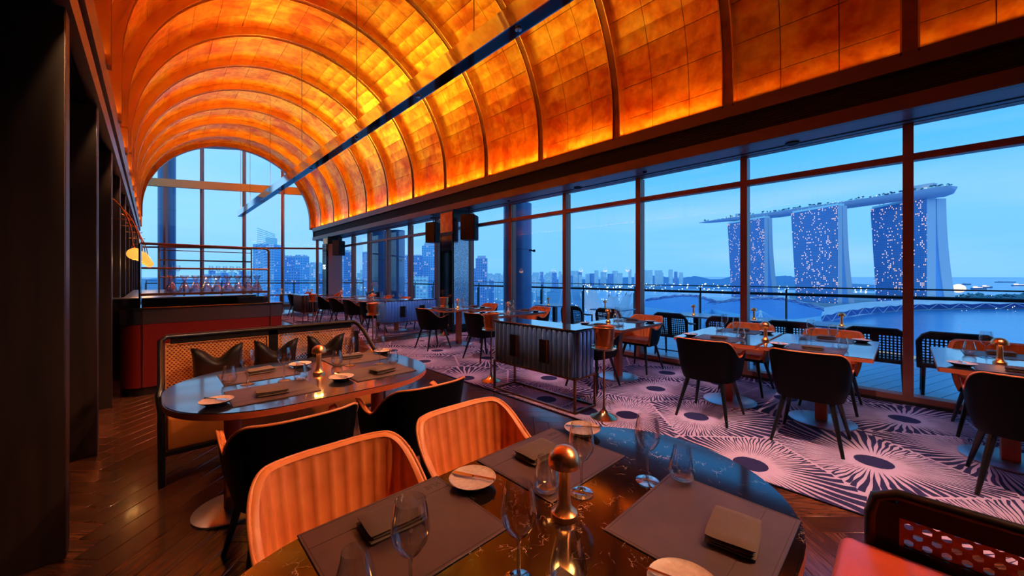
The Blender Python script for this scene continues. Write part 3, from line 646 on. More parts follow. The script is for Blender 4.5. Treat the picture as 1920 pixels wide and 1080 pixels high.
def chair(x, y, face, label, group, z=.0):
    """face = direction the sitter looks, degrees from +Y clockwise"""
    global CH0
    rz = -R(face)
    if CH0 is None: CH0 = make_chair(label, (x, y, z), rz, group); return CH0
    return dup(CH0, (x, y, z), rz, label, group)
# ---- tableware
def stemware():
    b = MB(); b.lathe([(.0, .0015), (.036, .001), (.0365, .003), (.02, .006), (.006, .012), (.0038, .03), (.0036, .085), (.006, .098), (.022, .112), (.036, .135), (.0395, .155), (.036, .185), (.031, .215)], 28, cap=False); return b.mesh('wine_glass', 'crystal', angle=80)
def tumbler():
    b = MB(); b.lathe([(0, .001), (.022, .001), (.036, .012), (.041, .032), (.037, .06), (.029, .092), (.0265, .108)], 28, cap=False)
    b.lathe([(0, .006), (.02, .006), (.030, .012), (.034, .022)], 24, cap=False); return b.mesh('tumbler', 'crystal', angle=80)
WG, TU = stemware(), tumbler()
MATM = rbox((.42, .355, .004), .0015, 1, 'placemat', 'leathermat', (0, 0, .002))
sm = MB()
for (x, y, w_, h_) in ((0, .169, .41, .0015), (0, -.169, .41, .0015), (.203, 0, .0015, .34), (-.203, 0, .0015, .34), (0, -.10, .41, .0015)): sm.box((x, y, .0042), (w_, h_, .0006))
SEAM = sm.mesh('seam', 'stitch', smooth=False)
def napkin_mesh(seed):
    """three soft folds of cloth lying on each other"""
    me = bpy.data.meshes.new('napkin'); bm = bmesh.new()
    for k, (dz, sx, sy, ox) in enumerate(((.0055, .156, .112, .003), (.0145, .151, .106, -.003), (.0235, .155, .110, .001))):
        bb = bmesh.new(); bmesh.ops.create_cube(bb, size=1); bmesh.ops.scale(bb, vec=(sx, sy, .011), verts=bb.verts)
        bmesh.ops.subdivide_edges(bb, edges=bb.edges[:], cuts=9, use_grid_fill=True)
        for v in bb.verts:
            ex, ey = abs(v.co.x)/(sx/2), abs(v.co.y)/(sy/2); c = max(ex, ey)**8
            v.co.z *= max(0., 1-c)**.5*.9+.12; v.co.x *= 1-.03*ey**6; v.co.y *= 1-.03*ex**6
            n = mnoise.noise(Vector((v.co.x*16+seed*5, v.co.y*16, k*.35))); v.co.z += .0022*n; v.co.x += .0018*mnoise.noise(Vector((v.co.y*30, k*2.+seed, 3)))
        bmesh.ops.translate(bb, vec=(ox, 0, dz+.001), verts=bb.verts)
        tm = bpy.data.meshes.new('t'); bb.to_mesh(tm); bb.free(); bm.from_mesh(tm); bpy.data.meshes.remove(tm)
    bm.to_mesh(me); bm.free(); me.materials.append(M['napkin']); me.polygons.foreach_set('use_smooth', [True]*len(me.polygons)); me.set_sharp_from_angle(angle=R(60)); return me
NAPS = [napkin_mesh(k) for k in range(3)]
b = MB(); b.lathe([(0, .0215), (.062, .0215), (.0735, .0255), (.075, .0265), (.0755, .0255)], 36, cap=False); PLA = b.mesh('plate', 'plate')
b = MB(); b.lathe([(0, .0), (.040, .0), (.052, .008), (.070, .0205), (.0755, .0255)], 36, cap=False); PLB = b.mesh('underside', 'plateback')
b = MB(); b.add([(-.008, -.07, 0), (.008, -.07, 0), (.010, -.02, 0), (.006, .005, 0), (-.006, .005, 0), (-.008, -.07, .0015), (.008, -.07, .0015), (.010, -.02, .0015), (.006, .005, .0015), (-.006, .005, .0015)], [(4, 3, 2, 1, 0), (5, 6, 7, 8, 9), (0, 1, 6, 5), (1, 2, 7, 6), (2, 3, 8, 7), (3, 4, 9, 8), (4, 0, 5, 9)]); b.tube([(0, .0, .001), (0, .075, .001)], .0035, 6, r2=.0045); KN = b.mesh('butter_knife', 'steelblade')
LG = {}
def lamp_meshes():
    b = MB(); b.lathe([(0, 0), (.037, 0), (.037, .012), (.036, .016), (.028, .022), (.020, .034), (.0165, .055), (.0155, .150)], 28); LG['base'] = b.mesh('base', 'copper')
    b = MB(); b.lathe([(.0155, .148), (.045, .146), (.0455, .150), (.0445, .163), (.039, .178), (.028, .190), (.014, .197), (0, .1985)], 28, cap=False); LG['cap'] = b.mesh('cap', 'copper')
    b = MB(); b.lathe([(.0165, .1472), (.034, .1472)], 20, cap=False); LG['dif'] = b.mesh('diffuser', 'glow')
lamp_meshes()
LAMP0 = []
def lamp(x, y, z, label, group='copper mushroom table lamps', w=None):
    t = thing('table_lamp', label, 'lamp', (x, y, z), 0, group)
    ob('base', LG['base'], t); c_ = ob('cap', LG['cap'], t); ob('diffuser', LG['dif'], c_)
def item(name, me, loc, rz, label, cat, group): return tag(ob(name, me, None, loc, rz), label, cat, group)
JN = random.Random(5)
def short(s): return s
def setting(mx_, my_, face, z, seat, tbl, parts='mnpwtk', letter=False, nv=.05):
    """one place: centre of the mat, the sitter looks along face degrees"""
    a = -R(face); f = Vector((sin(R(face)), cos(R(face)), 0)); l = Vector((-f.y, f.x, 0)); c = Vector((mx_, my_, z))
    if 'm' in parts:
        m_ = item('placemat', MATM, c, a, f'leather placemat {seat} of {tbl}', 'placemat', f'leather placemats')
        ob('seam', SEAM, m_)
        if letter: text('VUE', .030, m_, (-.165, -.135, .0045), (0, 0, 0), 'letter', ext=.0002)
    j = lambda s=.008: JN.uniform(-s, s)
    if 'n' in parts: item('folded_napkin', NAPS[JN.randrange(3)], c-f*nv+l*j(.02)+Vector((0, 0, .0042)), a+R(90)*0+JN.uniform(-.2, .2), f'folded brown napkin {seat} of {tbl}', 'napkin', 'folded brown napkins')
    if 'p' in parts:
        pp = c+l*.265-f*.055; p_ = item('side_plate', PLA, pp, 0, f'pinkish side plate {seat} of {tbl}', 'plate', 'stoneware side plates'); ob('underside', PLB, p_)
        if 'k' in parts: item('butter_knife', KN, pp+Vector((0, 0, .0285))+f*.0, a+R(20)+j(.3), f'butter knife {seat} of {tbl}', 'knife', 'butter knives')
    if 'w' in parts: item('wine_glass', WG, c-l*.105+f*.212+Vector((j(), j(), 0)), 0, f'stemmed wine glass {seat} of {tbl}', 'glass', 'stemmed wine glasses')
    if 't' in parts: item('tumbler', TU, c-l*.18+f*.13+Vector((0, 0, .0045 if False else 0))+Vector((0, 0, .0046)), 0, f'stemless tumbler {seat} of {tbl}', 'glass', 'stemless tumblers')
def stadium(x0, x1, y0, y1, r, n=14):
    out = []
    for cx, cy, a0 in ((x1-r, y1-r, 0), (x0+r, y1-r, pi/2), (x0+r, y0+r, pi), (x1-r, y0+r, 3*pi/2)):
        for i in range(n+1): a = a0+pi/2*i/n; out.append((cx+r*cos(a), cy+r*sin(a)))
    return out
def pedestal_table(x, y, w_, d_, r, label, top='darktop', edge='edge', z=.75, legs=((0, 0),), disc=.26, square=True, group='dark pedestal tables'):
    t = thing('dining_table', label, 'table', (x, y, 0), 0, group)
    b = MB(); ol = stadium(-w_/2, w_/2, -d_/2, d_/2, r, 12 if r > .1 else 3); b.prism(ol, z-.035, z-.003, 0, 1)
    sc2 = [(a*(1-.006/(w_/2)), c*(1-.006/(d_/2))) for a, c in ol]; b.prism(sc2, z-.003, z, 1, 1)
    ob('tabletop', b.mesh('tabletop', [edge, top], angle=40), t)
    for (lx, ly) in legs:
        b = MB()
        if square: b.box((lx, ly, (z-.03)/2), (.09, .09, z-.04))
        else: b.lathe([(.045, .01), (.045, z-.04)], 24, (lx, ly, 0))
        b.box((lx, ly, z-.045), (.4, .3, .02)); ob('column', b.mesh('column', 'edge'), t)
        b = MB(); b.lathe([(disc, .0), (disc, .010), (disc-.01, .014), (.05, .016), (0, .016)], 40, (lx, ly, 0), cap=True); ob('foot_disc', b.mesh('foot_disc', 'disc'), t)
    return t
CZ = .0085   # things on a carpet stand on the pile
# ---- front oval table
FT = 'the front table'
t = pedestal_table(.735, .625, 1.68, .92, .458, 'large oval dark marble table with wood edge in the near foreground', 'marble', 'edge', legs=((-.35, 0), (.35, 0)), disc=.3, square=False)
setting(.48, .905, 180, .75, 'at the far left seat', FT, letter=True)
setting(1.06, .895, 180, .75, 'at the far right seat', FT, letter=True)
setting(1.07, .372, 0, .75, 'at the near right seat', FT, nv=.07)
setting(.47, .372, 0, .75, 'at the near left seat', FT, parts='mwtp')
lamp(.83, .655, .75, 'copper mushroom lamp at the middle of the front oval marble table')
chair(.47, 1.16, 180, 'orange ribbed leather armchair at the far left side of the front marble table', 'armchairs round the front table')
chair(1.05, 1.19, 180, 'orange ribbed leather armchair at the far right side of the front marble table', 'armchairs round the front table')
# ---- second oval table before the banquette
T2 = 'the banquette table'
pedestal_table(.79, 2.80, 1.50, 1.18, .50, 'oval dark wood table standing before the cane banquette', 'darktop', 'edge', legs=((-.43, .05), (.46, .0)), disc=.2, square=False)
setting(.53, 3.04, 180, .75, 'at the left banquette side', T2)
setting(1.19, 3.09, 180, .75, 'at the right banquette side', T2)
setting(.51, 2.54, 0, .75, 'at the left armchair side', T2)
setting(1.15, 2.57, 0, .75, 'at the right armchair side', T2)
lamp(.83, 2.78, .75, 'copper mushroom lamp on the oval table before the cane banquette')
chair(.50, 2.13, 0, 'black-backed armchair with orange rim at the left of the banquette table', 'armchairs at the banquette table')
chair(1.18, 2.15, 0, 'black-backed armchair with orange rim at the right of the banquette table', 'armchairs at the banquette table')
# ---- cane panels
def cane(name, fn, w_, h_, pitch, m, hole=.36, th=.004, sq=False):
    """woven cane: every mesh cell is a hex or square opening with strands round it; fn maps (x, y) of the sheet into space"""
    nx_, ny_ = max(1, round(w_/pitch)), max(1, round(h_/(pitch*(1 if sq else .62)))); b = MB(); px_, py_ = w_/nx_, h_/ny_
    vs = []; fs = []; b2 = MB(); ns = 4 if sq else 6
    for j in range(ny_):
        sh_ = 0 if sq else (.5*px_ if j % 2 else 0)
        for i in range(nx_+(0 if sq else (1 if j % 2 else 0))):
            cx = (i+.5)*px_-sh_; cy = (j+.5)*py_
            x0, x1, y0, y1 = max(0, cx-px_/2), min(w_, cx+px_/2), cy-py_/2, cy+py_/2
            if x1-x0 < px_*.8 and not sq:
                b2.add([fn(x0, y0), fn(x1, y0), fn(x1, y1), fn(x0, y1)], [(0, 1, 2, 3)]); continue
            if sq: hx, hy = px_*hole*.78, py_*hole*.9; H_ = [(cx-hx, cy-hy), (cx+hx, cy-hy), (cx+hx, cy+hy), (cx-hx, cy+hy)]; O_ = [(x0, y0), (x1, y0), (x1, y1), (x0, y1)]
            else:
                rx, ry = px_*hole*.82, py_*hole*1.12
                H_ = [(cx+rx*cos(a), cy+ry*sin(a)) for a in [pi/6+pi/3*k for k in range(6)]]; H_ = H_[3:]+H_[:3]
                O_ = [(x0, y0), (cx, y0), (x1, y0), (x1, y1), (cx, y1), (x0, y1)]
                H_ = [(cx-rx*.87, cy-ry*.5), (cx, cy-ry), (cx+rx*.87, cy-ry*.5), (cx+rx*.87, cy+ry*.5), (cx, cy+ry), (cx-rx*.87, cy+ry*.5)]
            n = len(O_); b2.add([fn(*p) for p in O_]+[fn(*p) for p in H_], [(k, (k+1) % n, n+(k+1) % n, n+k) for k in range(n)])
    return b2.mesh(name, m, smooth=False)
# ---- banquette
def banquette(loc, rz, label, W_, D_, hb, ha, m='cane', seatm='seatorange', pitch=.026, legs=True, seat_z=.45, mid=True, arm=True, cushions=()):
    """local: x 0..W_, back at y=D_, open towards y=0"""
    t = thing('banquette', label, 'bench', loc, rz)
    rc = .16
    def path(top=0, n=7):   # frame from the front-left foot up, over the back, down to the front-right
        L = []
        if arm:
            L += [(0, .0, 0), (0, .0, .30), (0, .0, ha*.72), (-.015, .02, ha-.05), (0, .10, ha), (0, .2, ha+.03), (0, D_-rc-.05, hb-.09), (0, D_-.06, hb-.03), (.04, D_-.01, hb)]
            return L+[(W_-x, y, z) for x, y, z in reversed(L)]
        return [(0, D_, .05), (0, D_, hb-.08), (.012, D_, hb-.025), (.06, D_, hb), (W_-.06, D_, hb), (W_-.012, D_, hb-.025), (W_, D_, hb-.08), (W_, D_, .05)]
    b = MB(); b.tube(path(), .020, 8); 
    ob('frame', b.mesh('frame', 'black', angle=60), t)
    b = MB(); b.box((W_/2, D_-.0, hb-.035), (W_-.12, .03 if arm else .012, .05)); b.box((W_/2, D_, seat_z), (W_, .03, .06)); b.box((W_/2, .0, seat_z-.24), (W_, .025, .025))
    for x in (0, W_): b.box((x, D_/2, seat_z-.24), (.025, D_, .025)); b.box((x, D_-(0 if arm else -.004), hb/2-.05), (.035, .035, hb-.1) if arm else (.02, .02, hb-.2)); b.box((x, .0, .3), (.034, .034, .62 if arm else .3))
    if mid: b.box((W_/2, D_-.0, (hb+seat_z)/2), (.075, .03, hb-seat_z-.04))
    ob('rail', b.mesh('rail', 'black', smooth=False), t)
    hp = hb-(.06 if arm else .052)-seat_z-.03
    spans = ((.03, W_/2-.04), (W_/2+.04, W_-.03)) if mid else ((.065, W_-.03),)
    for x0, x1 in spans:
        cp_ = ob('cane_panel', cane('cane_panel', lambda x, y, x0=x0: (x0+x, D_-.004, seat_z+.03+y), x1-x0, hp, pitch, m), t)
        q = MB()
        for (cx, cz, w2, h2) in (((x0+x1)/2, seat_z+.03+hp, x1-x0, .012), (x0+.004, seat_z+.03+hp/2, .010, hp), (x1-.004, seat_z+.03+hp/2, .010, hp)): q.box((cx, D_-.008, cz), (w2, .012, h2))
        ob('beading', q.mesh('beading', m, smooth=False), cp_)
    if arm:
        for x in (.0, W_):
            dep = D_-.1
            def fn(u, v, x=x):
                top = ha-.04+(hb-.11-ha+.04)*(max(0, u-.1)/dep)**1.0; return (x, .03+u, seat_z+.02+v*(top-seat_z-.02))
            ob('side_cane_panel', cane('side_cane_panel', lambda u, v: fn(u, v/.4), dep, .4, pitch, m), t)
    me = rbox((W_-.04+(0 if arm else .10), D_-.03, .26), .035, 3, 'seat', seatm, (W_/2-(0 if arm else .05), D_/2-.01, seat_z-.115)); ob('seat', me, t)
    if not arm:
        b = MB(); b.box((.033, D_+.002, .36), (.062, .036, hb-.36+.33-.03)); b.box((W_/2+.017, D_+.002, hb-.038), (W_-.094, .036, .055)); ob('border', b.mesh('border', 'blackmatt', smooth=False), t)
    return t
bq = banquette((.05, 3.47, 0), 0, 'long cane-backed banquette with black frame and amber leather seat', 1.56, .66, .93, .66)
cu = MB()
def cush(u, v):
    x, z = (u-.5)*2, (v-.5)*2; pinch = .80+.20*max(abs(x), abs(z))**4
    ex = x*.175*(1-.07*(1-abs(z)**2)); ez = z*.19*(1-.07*(1-x*x)); ez -= .12*math.exp(-(x/.45)**2)*max(0, z)**1.2
    return ex, ez, .075*((1-x**4)*(1-z**4))**.5
cu.grid(lambda u, v: (lambda q: (q[0], -q[2], q[1]))(cush(u, v)), 14, 14); cu.grid(lambda u, v: (lambda q: (q[0], q[2], q[1]))(cush(u, v)), 14, 14, flip=True)
cum = cu.mesh('throw_cushion', 'cushion', weld=True, angle=120)
for x, lab in ((0.41, 'black satin cushion at the left end of the cane banquette'), (0.83, 'black satin cushion at the middle of the cane banquette'), (1.26, 'black satin cushion at the right end of the cane banquette')):
    o_ = tag(ob('throw_cushion', cum, None, (x+.0, 4.03, .66), rot=(R(14), R(random.uniform(-5, 5)), R(random.uniform(-6, 6)))), lab, 'cushion', 'black cushions on the banquette')
# near right bench (low back along Y), facing the front table
banquette((1.28, .075, 0), R(-90), 'low cane-backed bench with coral leather seat at the bottom right corner', 1.7, .48, .705, .6, m='canered', seatm='seatred', pitch=.040, seat_z=.52, mid=False, arm=False)
# ---- fluted cabinets
def cabinet(x, y, rz, L_, D_, zt, label, m, handles=True, pitch=.0715):
    t = thing('fluted_cabinet', label, 'cabinet', (x, y, 0), rz, 'fluted cabinets on metal frames')
    zb = .365
    ob('body', rbox((L_-.04, D_-.04, zt-zb-.02), .02, 2, 'body', m, (0, 0, (zt+zb)/2-.01)), t)
    ob('top', rbox((L_+.01, D_+.01, .018), .004, 1, 'top', 'glasstop', (0, 0, zt-.009)), t)
    sl = MB(); h_ = zt-zb-.03
    prof = [(pitch*.49*sin(a), .030*cos(a)) for a in [R(-90+180*i/8) for i in range(9)]]
    vs = [(p[0], p[1], z) for z in (-h_/2+.012, h_/2-.012) for p in prof]+[(p[0]*.75, p[1]*.6, z) for z in (-h_/2, h_/2) for p in prof]
    fs = [(i+1, i, 9+i, 10+i) for i in range(8)]+[(i, i+1, 18+i+1, 18+i) for i in range(8)]+[(9+i+1, 9+i, 27+i, 27+i+1) for i in range(8)]+[tuple(range(26, 17, -1)), tuple(range(27, 36))]
    me = sl.add(vs, fs).mesh('flute', m, angle=50)
    zc = (zt+zb)/2-.012
    for side, Ls, off in ((0, L_, D_/2-.018), (1, D_, L_/2-.018), (2, L_, D_/2-.018), (3, D_, L_/2-.018)):
        n = int((Ls-.03)/pitch); a = -side*pi/2
        for i in range(n):
            u = (i-(n-1)/2)*pitch; ob('flute', me, t, (u*cos(a)-off*sin(a), u*sin(a)+off*cos(a), zc), a)
    if handles:
        for s in (-1, 1):
            for fr in (-1,):
                b = MB(); b.box((s*.16*L_*1.15, fr*(D_/2+.028), zc), (.11, .028, .25)); h_o = ob('handle', b.mesh('handle', 'blackmatt', smooth=False), t)
                b = MB(); b.box((s*.16*L_*1.15+.06, fr*(D_/2+.03), zc), (.012, .036, .255)); ob('handle_trim', b.mesh('handle_trim', 'bronze', smooth=False), h_o)
    b = MB(); q = .022; X_, Y_ = L_/2-.012, D_/2-.012
    for sx in (-1, 1):
        for sy in (-1, 1): b.box((sx*X_, sy*Y_, zb/2), (q, q, zb))
        b.box((sx*X_, 0, q/2), (q, D_-.03, q)); b.box((sx*X_, 0, zb-q/2), (q, D_-.03, q)); b.box((0, sx*Y_, q/2), (L_-.03, q, q)); b.box((0, sx*Y_, zb-q/2), (L_-.03, q, q))
    o_ = ob('frame', b.mesh('frame', 'bronze', smooth=False), t, (0, 0, CZ)); return t
cabinet(3.30, 2.95, R(-90), 1.27, .38, .87, 'blue fluted cabinet on a thin metal frame, nearest of the cabinets', 'fluted')
cabinet(4.42, 8.22, R(0), 1.36, .42, .87, 'bright blue fluted cabinet standing across the carpet before the far section', 'fluted_bright')
cabinet(3.34, 12.45, R(-90), .95, .42, .87, 'dark fluted cabinet farthest from the camera beside the bar end', 'fluted_dark', False)
# ---- wine bucket stands
def bucket_stand(x, y, label):
    t = thing('wine_bucket_stand', label, 'bucket stand', (x, y, CZ), 0, 'wine bucket stands')
    b = MB(); b.lathe([(.135, 0), (.135, .008), (.11, .016), (.05, .045), (.016, .085), (.011, .12), (.011, .66), (.02, .675), (.05, .683)], 28); ob('stand', b.mesh('stand', 'brass'), t)
    b = MB(); b.lathe([(.112, .683), (.124, .690), (.122, .697), (.108, .694), (.04, .69)], 32, cap=False); b.tube([(.116*cos(a), .116*sin(a), .715) for a in [2*pi*i/24 for i in range(24)]], .005, 6, closed=True); ob('tray', b.mesh('tray', 'brass'), t)
    b = MB(); b.lathe([(0, .694), (.080, .694), (.088, .72), (.106, .895), (.118, .903), (.115, .908), (.103, .9), (.086, .72), (0, .70)], 32, cap=False); bk_ = ob('bucket', b.mesh('bucket', 'copper'), t)
    for s in (-1, 1):
        b = MB(); b.tube([(s*.102, .0, .86), (s*.126, 0, .855), (s*.130, 0, .82), (s*.122, 0, .795), (s*.095, 0, .80)], .006, 6); ob('handle', b.mesh('handle', 'brass'), bk_)
bucket_stand(3.27, 2.08, 'brass wine bucket stand at the near end of the blue fluted cabinet')
bucket_stand(3.31, 3.86, 'brass wine bucket stand at the far end of the blue fluted cabinet')
bucket_stand(3.00, 6.9, 'wine bucket stand rising behind the right end of the cane banquette')
bucket_stand(5.05, 7.62, 'wine bucket stand at the foot of the mirrored pillar')
bucket_stand(3.30, 11.6, 'wine bucket stand beside the farthest dark cabinet')
# ---- window row of tables
def row_table(y, tbl, near=True, farc=True, x=4.73, wx=1.16, wy=.78, ang=0, full=True, z=CZ, chairs=None, lampx=None):
    pedestal_table(x, y, wx, wy, .012, 'dark square-cornered table, '+tbl, legs=((0, 0),), disc=.265).location.z = z
    if full:
        setting(x-wx/2+.21, y, 90, .75+z, 'on the aisle side', tbl, parts='mnpwtk' if full is True else full)
        setting(x+wx/2-.21, y, -90, .75+z, 'on the window side', tbl, parts='mnpwt' if full is True else full)
    if near: chair(x-.62, y, 90, 'black-backed armchair on the aisle side of '+tbl, 'armchairs along the window tables', z)
    if farc: chair(x+.64, y, -90, 'orange-lined armchair on the window side of '+tbl, 'armchairs along the window tables', z)
TN = ['the rightmost window table', 'the right joined window table', 'the left joined window table', 'the table behind the fluted cabinet', 'the carpet table second from the pillar', 'the carpet table beside the pillar']
row_table(-.56, TN[0]); row_table(.56, TN[1]); row_table(1.37, TN[2]); row_table(2.78, TN[3]); row_table(5.02, TN[4], x=4.75); row_table(6.42, TN[5], x=4.62)
for (x, y, lab) in ((4.55, .985, 'copper mushroom lamp where the two joined window tables meet'), (4.62, -.50, 'copper mushroom lamp on the window table at the right edge'), (4.75, 2.95, 'copper mushroom lamp on the table behind the blue fluted cabinet'), (4.75, 5.05, 'copper mushroom lamp on the carpet table second from the pillar'), (4.62, 6.45, 'copper mushroom lamp on the carpet table beside the pillar')):
    lamp(x, y, .75+CZ, lab)
# ---- far section
for k, y in enumerate((9.15, 10.25, 11.35, 12.6)):
    nm = 'the '+('first', 'second', 'third', 'fourth')[k]+' table of the far section'
    row_table(y, nm, x=4.6, full='mwt')
for (x, y, lab) in ((4.5, 10.35, 'tiny copper lamp on the nearer lit table of the far section'), (4.5, 12.75, 'tiny copper lamp on the farther lit table of the far section'), (3.55, 16.3, 'tiny copper lamp on the round table beyond the bar'), (4.2, 14.9, 'tiny copper lamp near the far corner pillar')):
    lamp(x, y, .759, lab, w=2.2)
pedestal_table(3.55, 16.35, 1.1, 1.0, .3, 'small pedestal table beyond the end of the bar', legs=((0, 0),), disc=.25)
pedestal_table(4.3, 14.9, 1.1, .8, .02, 'pedestal table near the far corner pillar', legs=((0, 0),), disc=.25)
for (x, y, a, lab) in ((2.85, 16.35, 90, 'armchair left of the small table beyond the bar'), (4.25, 16.35, -90, 'armchair right of the small table beyond the bar'), (3.75, 14.9, 90, 'armchair before the far corner table'), (4.95, 14.9, -90, 'armchair on the window side of the far corner table')):
    chair(x, y, a, lab, 'armchairs of the far section')
for (x, y, s_) in ((3.4, 16.2, 'on the left of the small table beyond the bar'), (3.75, 16.5, 'on the right of the small table beyond the bar'), (4.1, 15.0, 'on the aisle side of the far corner table'), (4.5, 14.8, 'on the window side of the far corner table')):
    item('wine_glass', WG, (x, y, .75), 0, 'stemmed wine glass '+s_, 'glass', 'stemmed wine glasses')
# vase with pink blossom on the far side
t = thing('flower_vase', 'small vase of pink blossom on a stand beside the far window mullions', 'vase', (5.78, 13.3, .85))
b = MB(); b.lathe([(.03, 0), (.045, .05), (.02, .12), (.025, .15)], 14); ob('vase', b.mesh('vase', 'chrome'), t)
b = MB()
for k in range(26): q = Vector((random.gauss(0, .09), random.gauss(0, .09), .27+random.gauss(0, .05))); b.lathe([(0, -.018), (.022, 0), (0, .014)], 6, q, cap=False)
b.tube([(0, 0, .1), (.02, 0, .25)], .006, 5); ob('blossom', b.mesh('blossom', 'petal'), t)['kind'] = 'stuff'
b = MB(); b.box((0, 0, .43), (.36, .35, .84)); tag(ob('service_stand', b.mesh('service_stand', 'black', smooth=False), None, (5.78, 13.3, 0)), 'low black stand carrying the vase of pink blossom', 'stand')
# ---- terrace furniture
def outdoor_chair(x, y, rz, w_, label, stretcher=False, first=[None]):
    t = thing('terrace_chair', label, 'chair', (x, y, -.045), rz, 'perforated resin terrace chairs')
    H_ = .80
    def fn(u, v): return (-.005-.055*v/.37, u-w_/2+.03, .40+v)
    ob('perforated_back', cane('perforated_back', fn, w_-.06, .37, .034, 'resin', hole=.33, sq=True), t)
    b = MB(); b.tube([(0, -w_/2+.02, .38), (-.03, -w_/2+.01, .70), (-.055, -w_/2+.05, H_-.03), (-.06, -w_/2+.10, H_), (-.06, w_/2-.10, H_), (-.055, w_/2-.05, H_-.03), (-.03, w_/2-.01, .70), (0, w_/2-.02, .38)], .028, 8); b.box((-.045, 0, .76), (.03, w_-.1, .05)); b.box((-.03, 0, .58), (.02, .07, .34)); ob('back_frame', b.mesh('back_frame', 'resin', angle=60), t)
    ob('seat', rbox((.46, w_-.04, .05), .02, 2, 'seat', 'resin', (.20, 0, .41)), t)
    for s in (-1, 1):
        b = MB(); b.tube([(.0, s*(w_/2-.05), .42), (-.05, s*(w_/2-.04), 0)], .022, 8, r2=.015); ob('leg', b.mesh('leg', 'resin'), t)
        b = MB(); b.tube([(.38, s*(w_/2-.05), .42), (.42, s*(w_/2-.04), 0)], .022, 8, r2=.015); ob('leg', b.mesh('leg', 'resin'), t)
        b = MB(); b.tube([(-.045, s*(w_/2-.02), .68), (.12, s*(w_/2-.0), .64), (.34, s*(w_/2-.01), .62), (.37, s*(w_/2-.03), .42)], .018, 8); ob('armrest', b.mesh('armrest', 'resin'), t)
    if stretcher:
        b = MB(); b.tube([(-.03, -w_/2+.05, .16), (-.03, w_/2-.05, .16)], .01, 6); ob('stretcher', b.mesh('stretcher', 'resin'), t)
OC = [(6.62, 2.86, 0, .60, 'perforated black chair on the terrace left of the left near mullion'), (6.62, 1.94, 0, .62, 'perforated black chair on the terrace behind the left joined table'), (6.62, 1.13, 0, .62, 'perforated black chair on the terrace between the two joined tables'), (6.62, .26, 0, .60, 'perforated black chair on the terrace just left of the thick near mullion'), (6.62, -.42, 0, .62, 'perforated black chair on the terrace just right of the thick near mullion'), (6.62, 4.1, 0, .56, 'perforated black chair on the terrace behind the fluted cabinet table'), (6.62, 5.0, 0, .56, 'perforated black chair on the terrace nearest the round column'), (6.62, -1.2, 0, .62, 'perforated black chair on the terrace at the right edge')]
for a in OC: outdoor_chair(*a, stretcher=a[1] == 2.86)
for (y, lab) in ((4.45, 'near the round column'), (2.68, 'behind the leftmost perforated chair of the near bays'), (1.72, 'behind the left joined window table'), (.62, 'behind the right joined window table'), (6.1, 'beside the round column')):
    t = thing('terrace_table', 'square dark terrace table '+lab, 'table', (7.35, y, -.045), 0, 'terrace tables')
    ob('tabletop', rbox((.72, .72, .025), .005, 1, 'tabletop', 'deck', (0, 0, .735)), t); b = MB(); b.box((0, 0, .36), (.09, .09, .70)); b.box((0, 0, .01), (.42, .42, .02)); ob('column', b.mesh('column', 'resin', smooth=False), t)
for (x, y, lab) in ((7.12, 4.5, 'small copper lamp on the terrace table near the round column'), (7.2, 2.68, 'small copper lamp on the terrace table behind the leftmost perforated chair'), (7.2, 1.72, 'small copper lamp on the terrace seen left of the second near mullion'), (7.15, .62, 'small copper lamp on the terrace between the two near mullions'), (7.1, 6.1, 'small copper lamp on the terrace beside the round column')):
    lamp(x, y, .7035, lab, 'copper lamps on the terrace tables', w=.8)
# ---- bar
BX0, BX1, BY = -.27, 1.36, 6.24
bar = thing('bar_counter', 'curved-corner bar counter in oxblood leather with a steel band', 'bar', (0, BY, 0))
def bar_outline(x0, x1, d, r, inset=0.):
    out = [(x1-inset, d)]; x0 += inset; y0 = inset
    out = [(x1-inset, y0)] + [(x0+r-r*sin(a), y0+r-r*cos(a)) for a in [R(90*i/8) for i in range(9)]] + [(x0, d), (x1-inset, d)]
    return list(reversed(out))
def barpart(nm, z0, z1, m, inset=0.0, d=.55): b = MB(); b.prism(bar_outline(BX0, BX1, d, .20, inset), z0, z1); ob(nm, b.mesh(nm, m, angle=30), bar)
barpart('plinth', 0, .10, 'dark_wood', .02); barpart('leather_panel', .10, .85, 'redpanel'); barpart('steel_band', .852, 1.022, 'steel', -.004); barpart('counter_top', 1.022, 1.045, 'glasstop', -.012)
b = MB(); b.box((BX0+.195, -.006, .475), (.006, .006, .75)); b.box((1.22, -.006, .475), (.006, .006, .75)); b.box((BX0+.195, -.008, .937), (.006, .006, .17)); b.box((1.22, -.008, .937), (.006, .006, .17)); b.tube([(BX0+.2, -.014, 1.040), (BX1+.01, -.014, 1.040)], .006, 6); ob('brass_trim', b.mesh('brass_trim', 'brass', smooth=False), bar)
b = MB(); b.box((.35, .45, 1.09), (1.5, .3, .10)); ob('upstand', b.mesh('upstand', 'black', smooth=False), bar)
b = MB(); b.box((.35, .45, 1.145), (1.52, .32, .014)); ob('upper_ledge', b.mesh('upper_ledge', 'steel', smooth=False), bar)
rk = thing('bar_rack', 'polished tube rack with rounded corner standing on the bar counter', 'rack', (0, 6.42, 1.045))
b = MB(); x0, x1, zt = -.10, 1.235, .775
b.tube([(x0, 0, 0), (x0, 0, zt)], .014, 10); ob('post', b.mesh('post', 'chrome'), rk)
b = MB(); b.tube([(x0, 0, zt)]+[(x1-.05, 0, zt-.0)]+[(x1-.05+.05*sin(a), 0, zt-.05+.05*cos(a)) for a in [R(15*i) for i in range(1, 7)]]+[(x1, 0, 0)], .015, 10); ob('top_rail', b.mesh('top_rail', 'bronze'), rk)
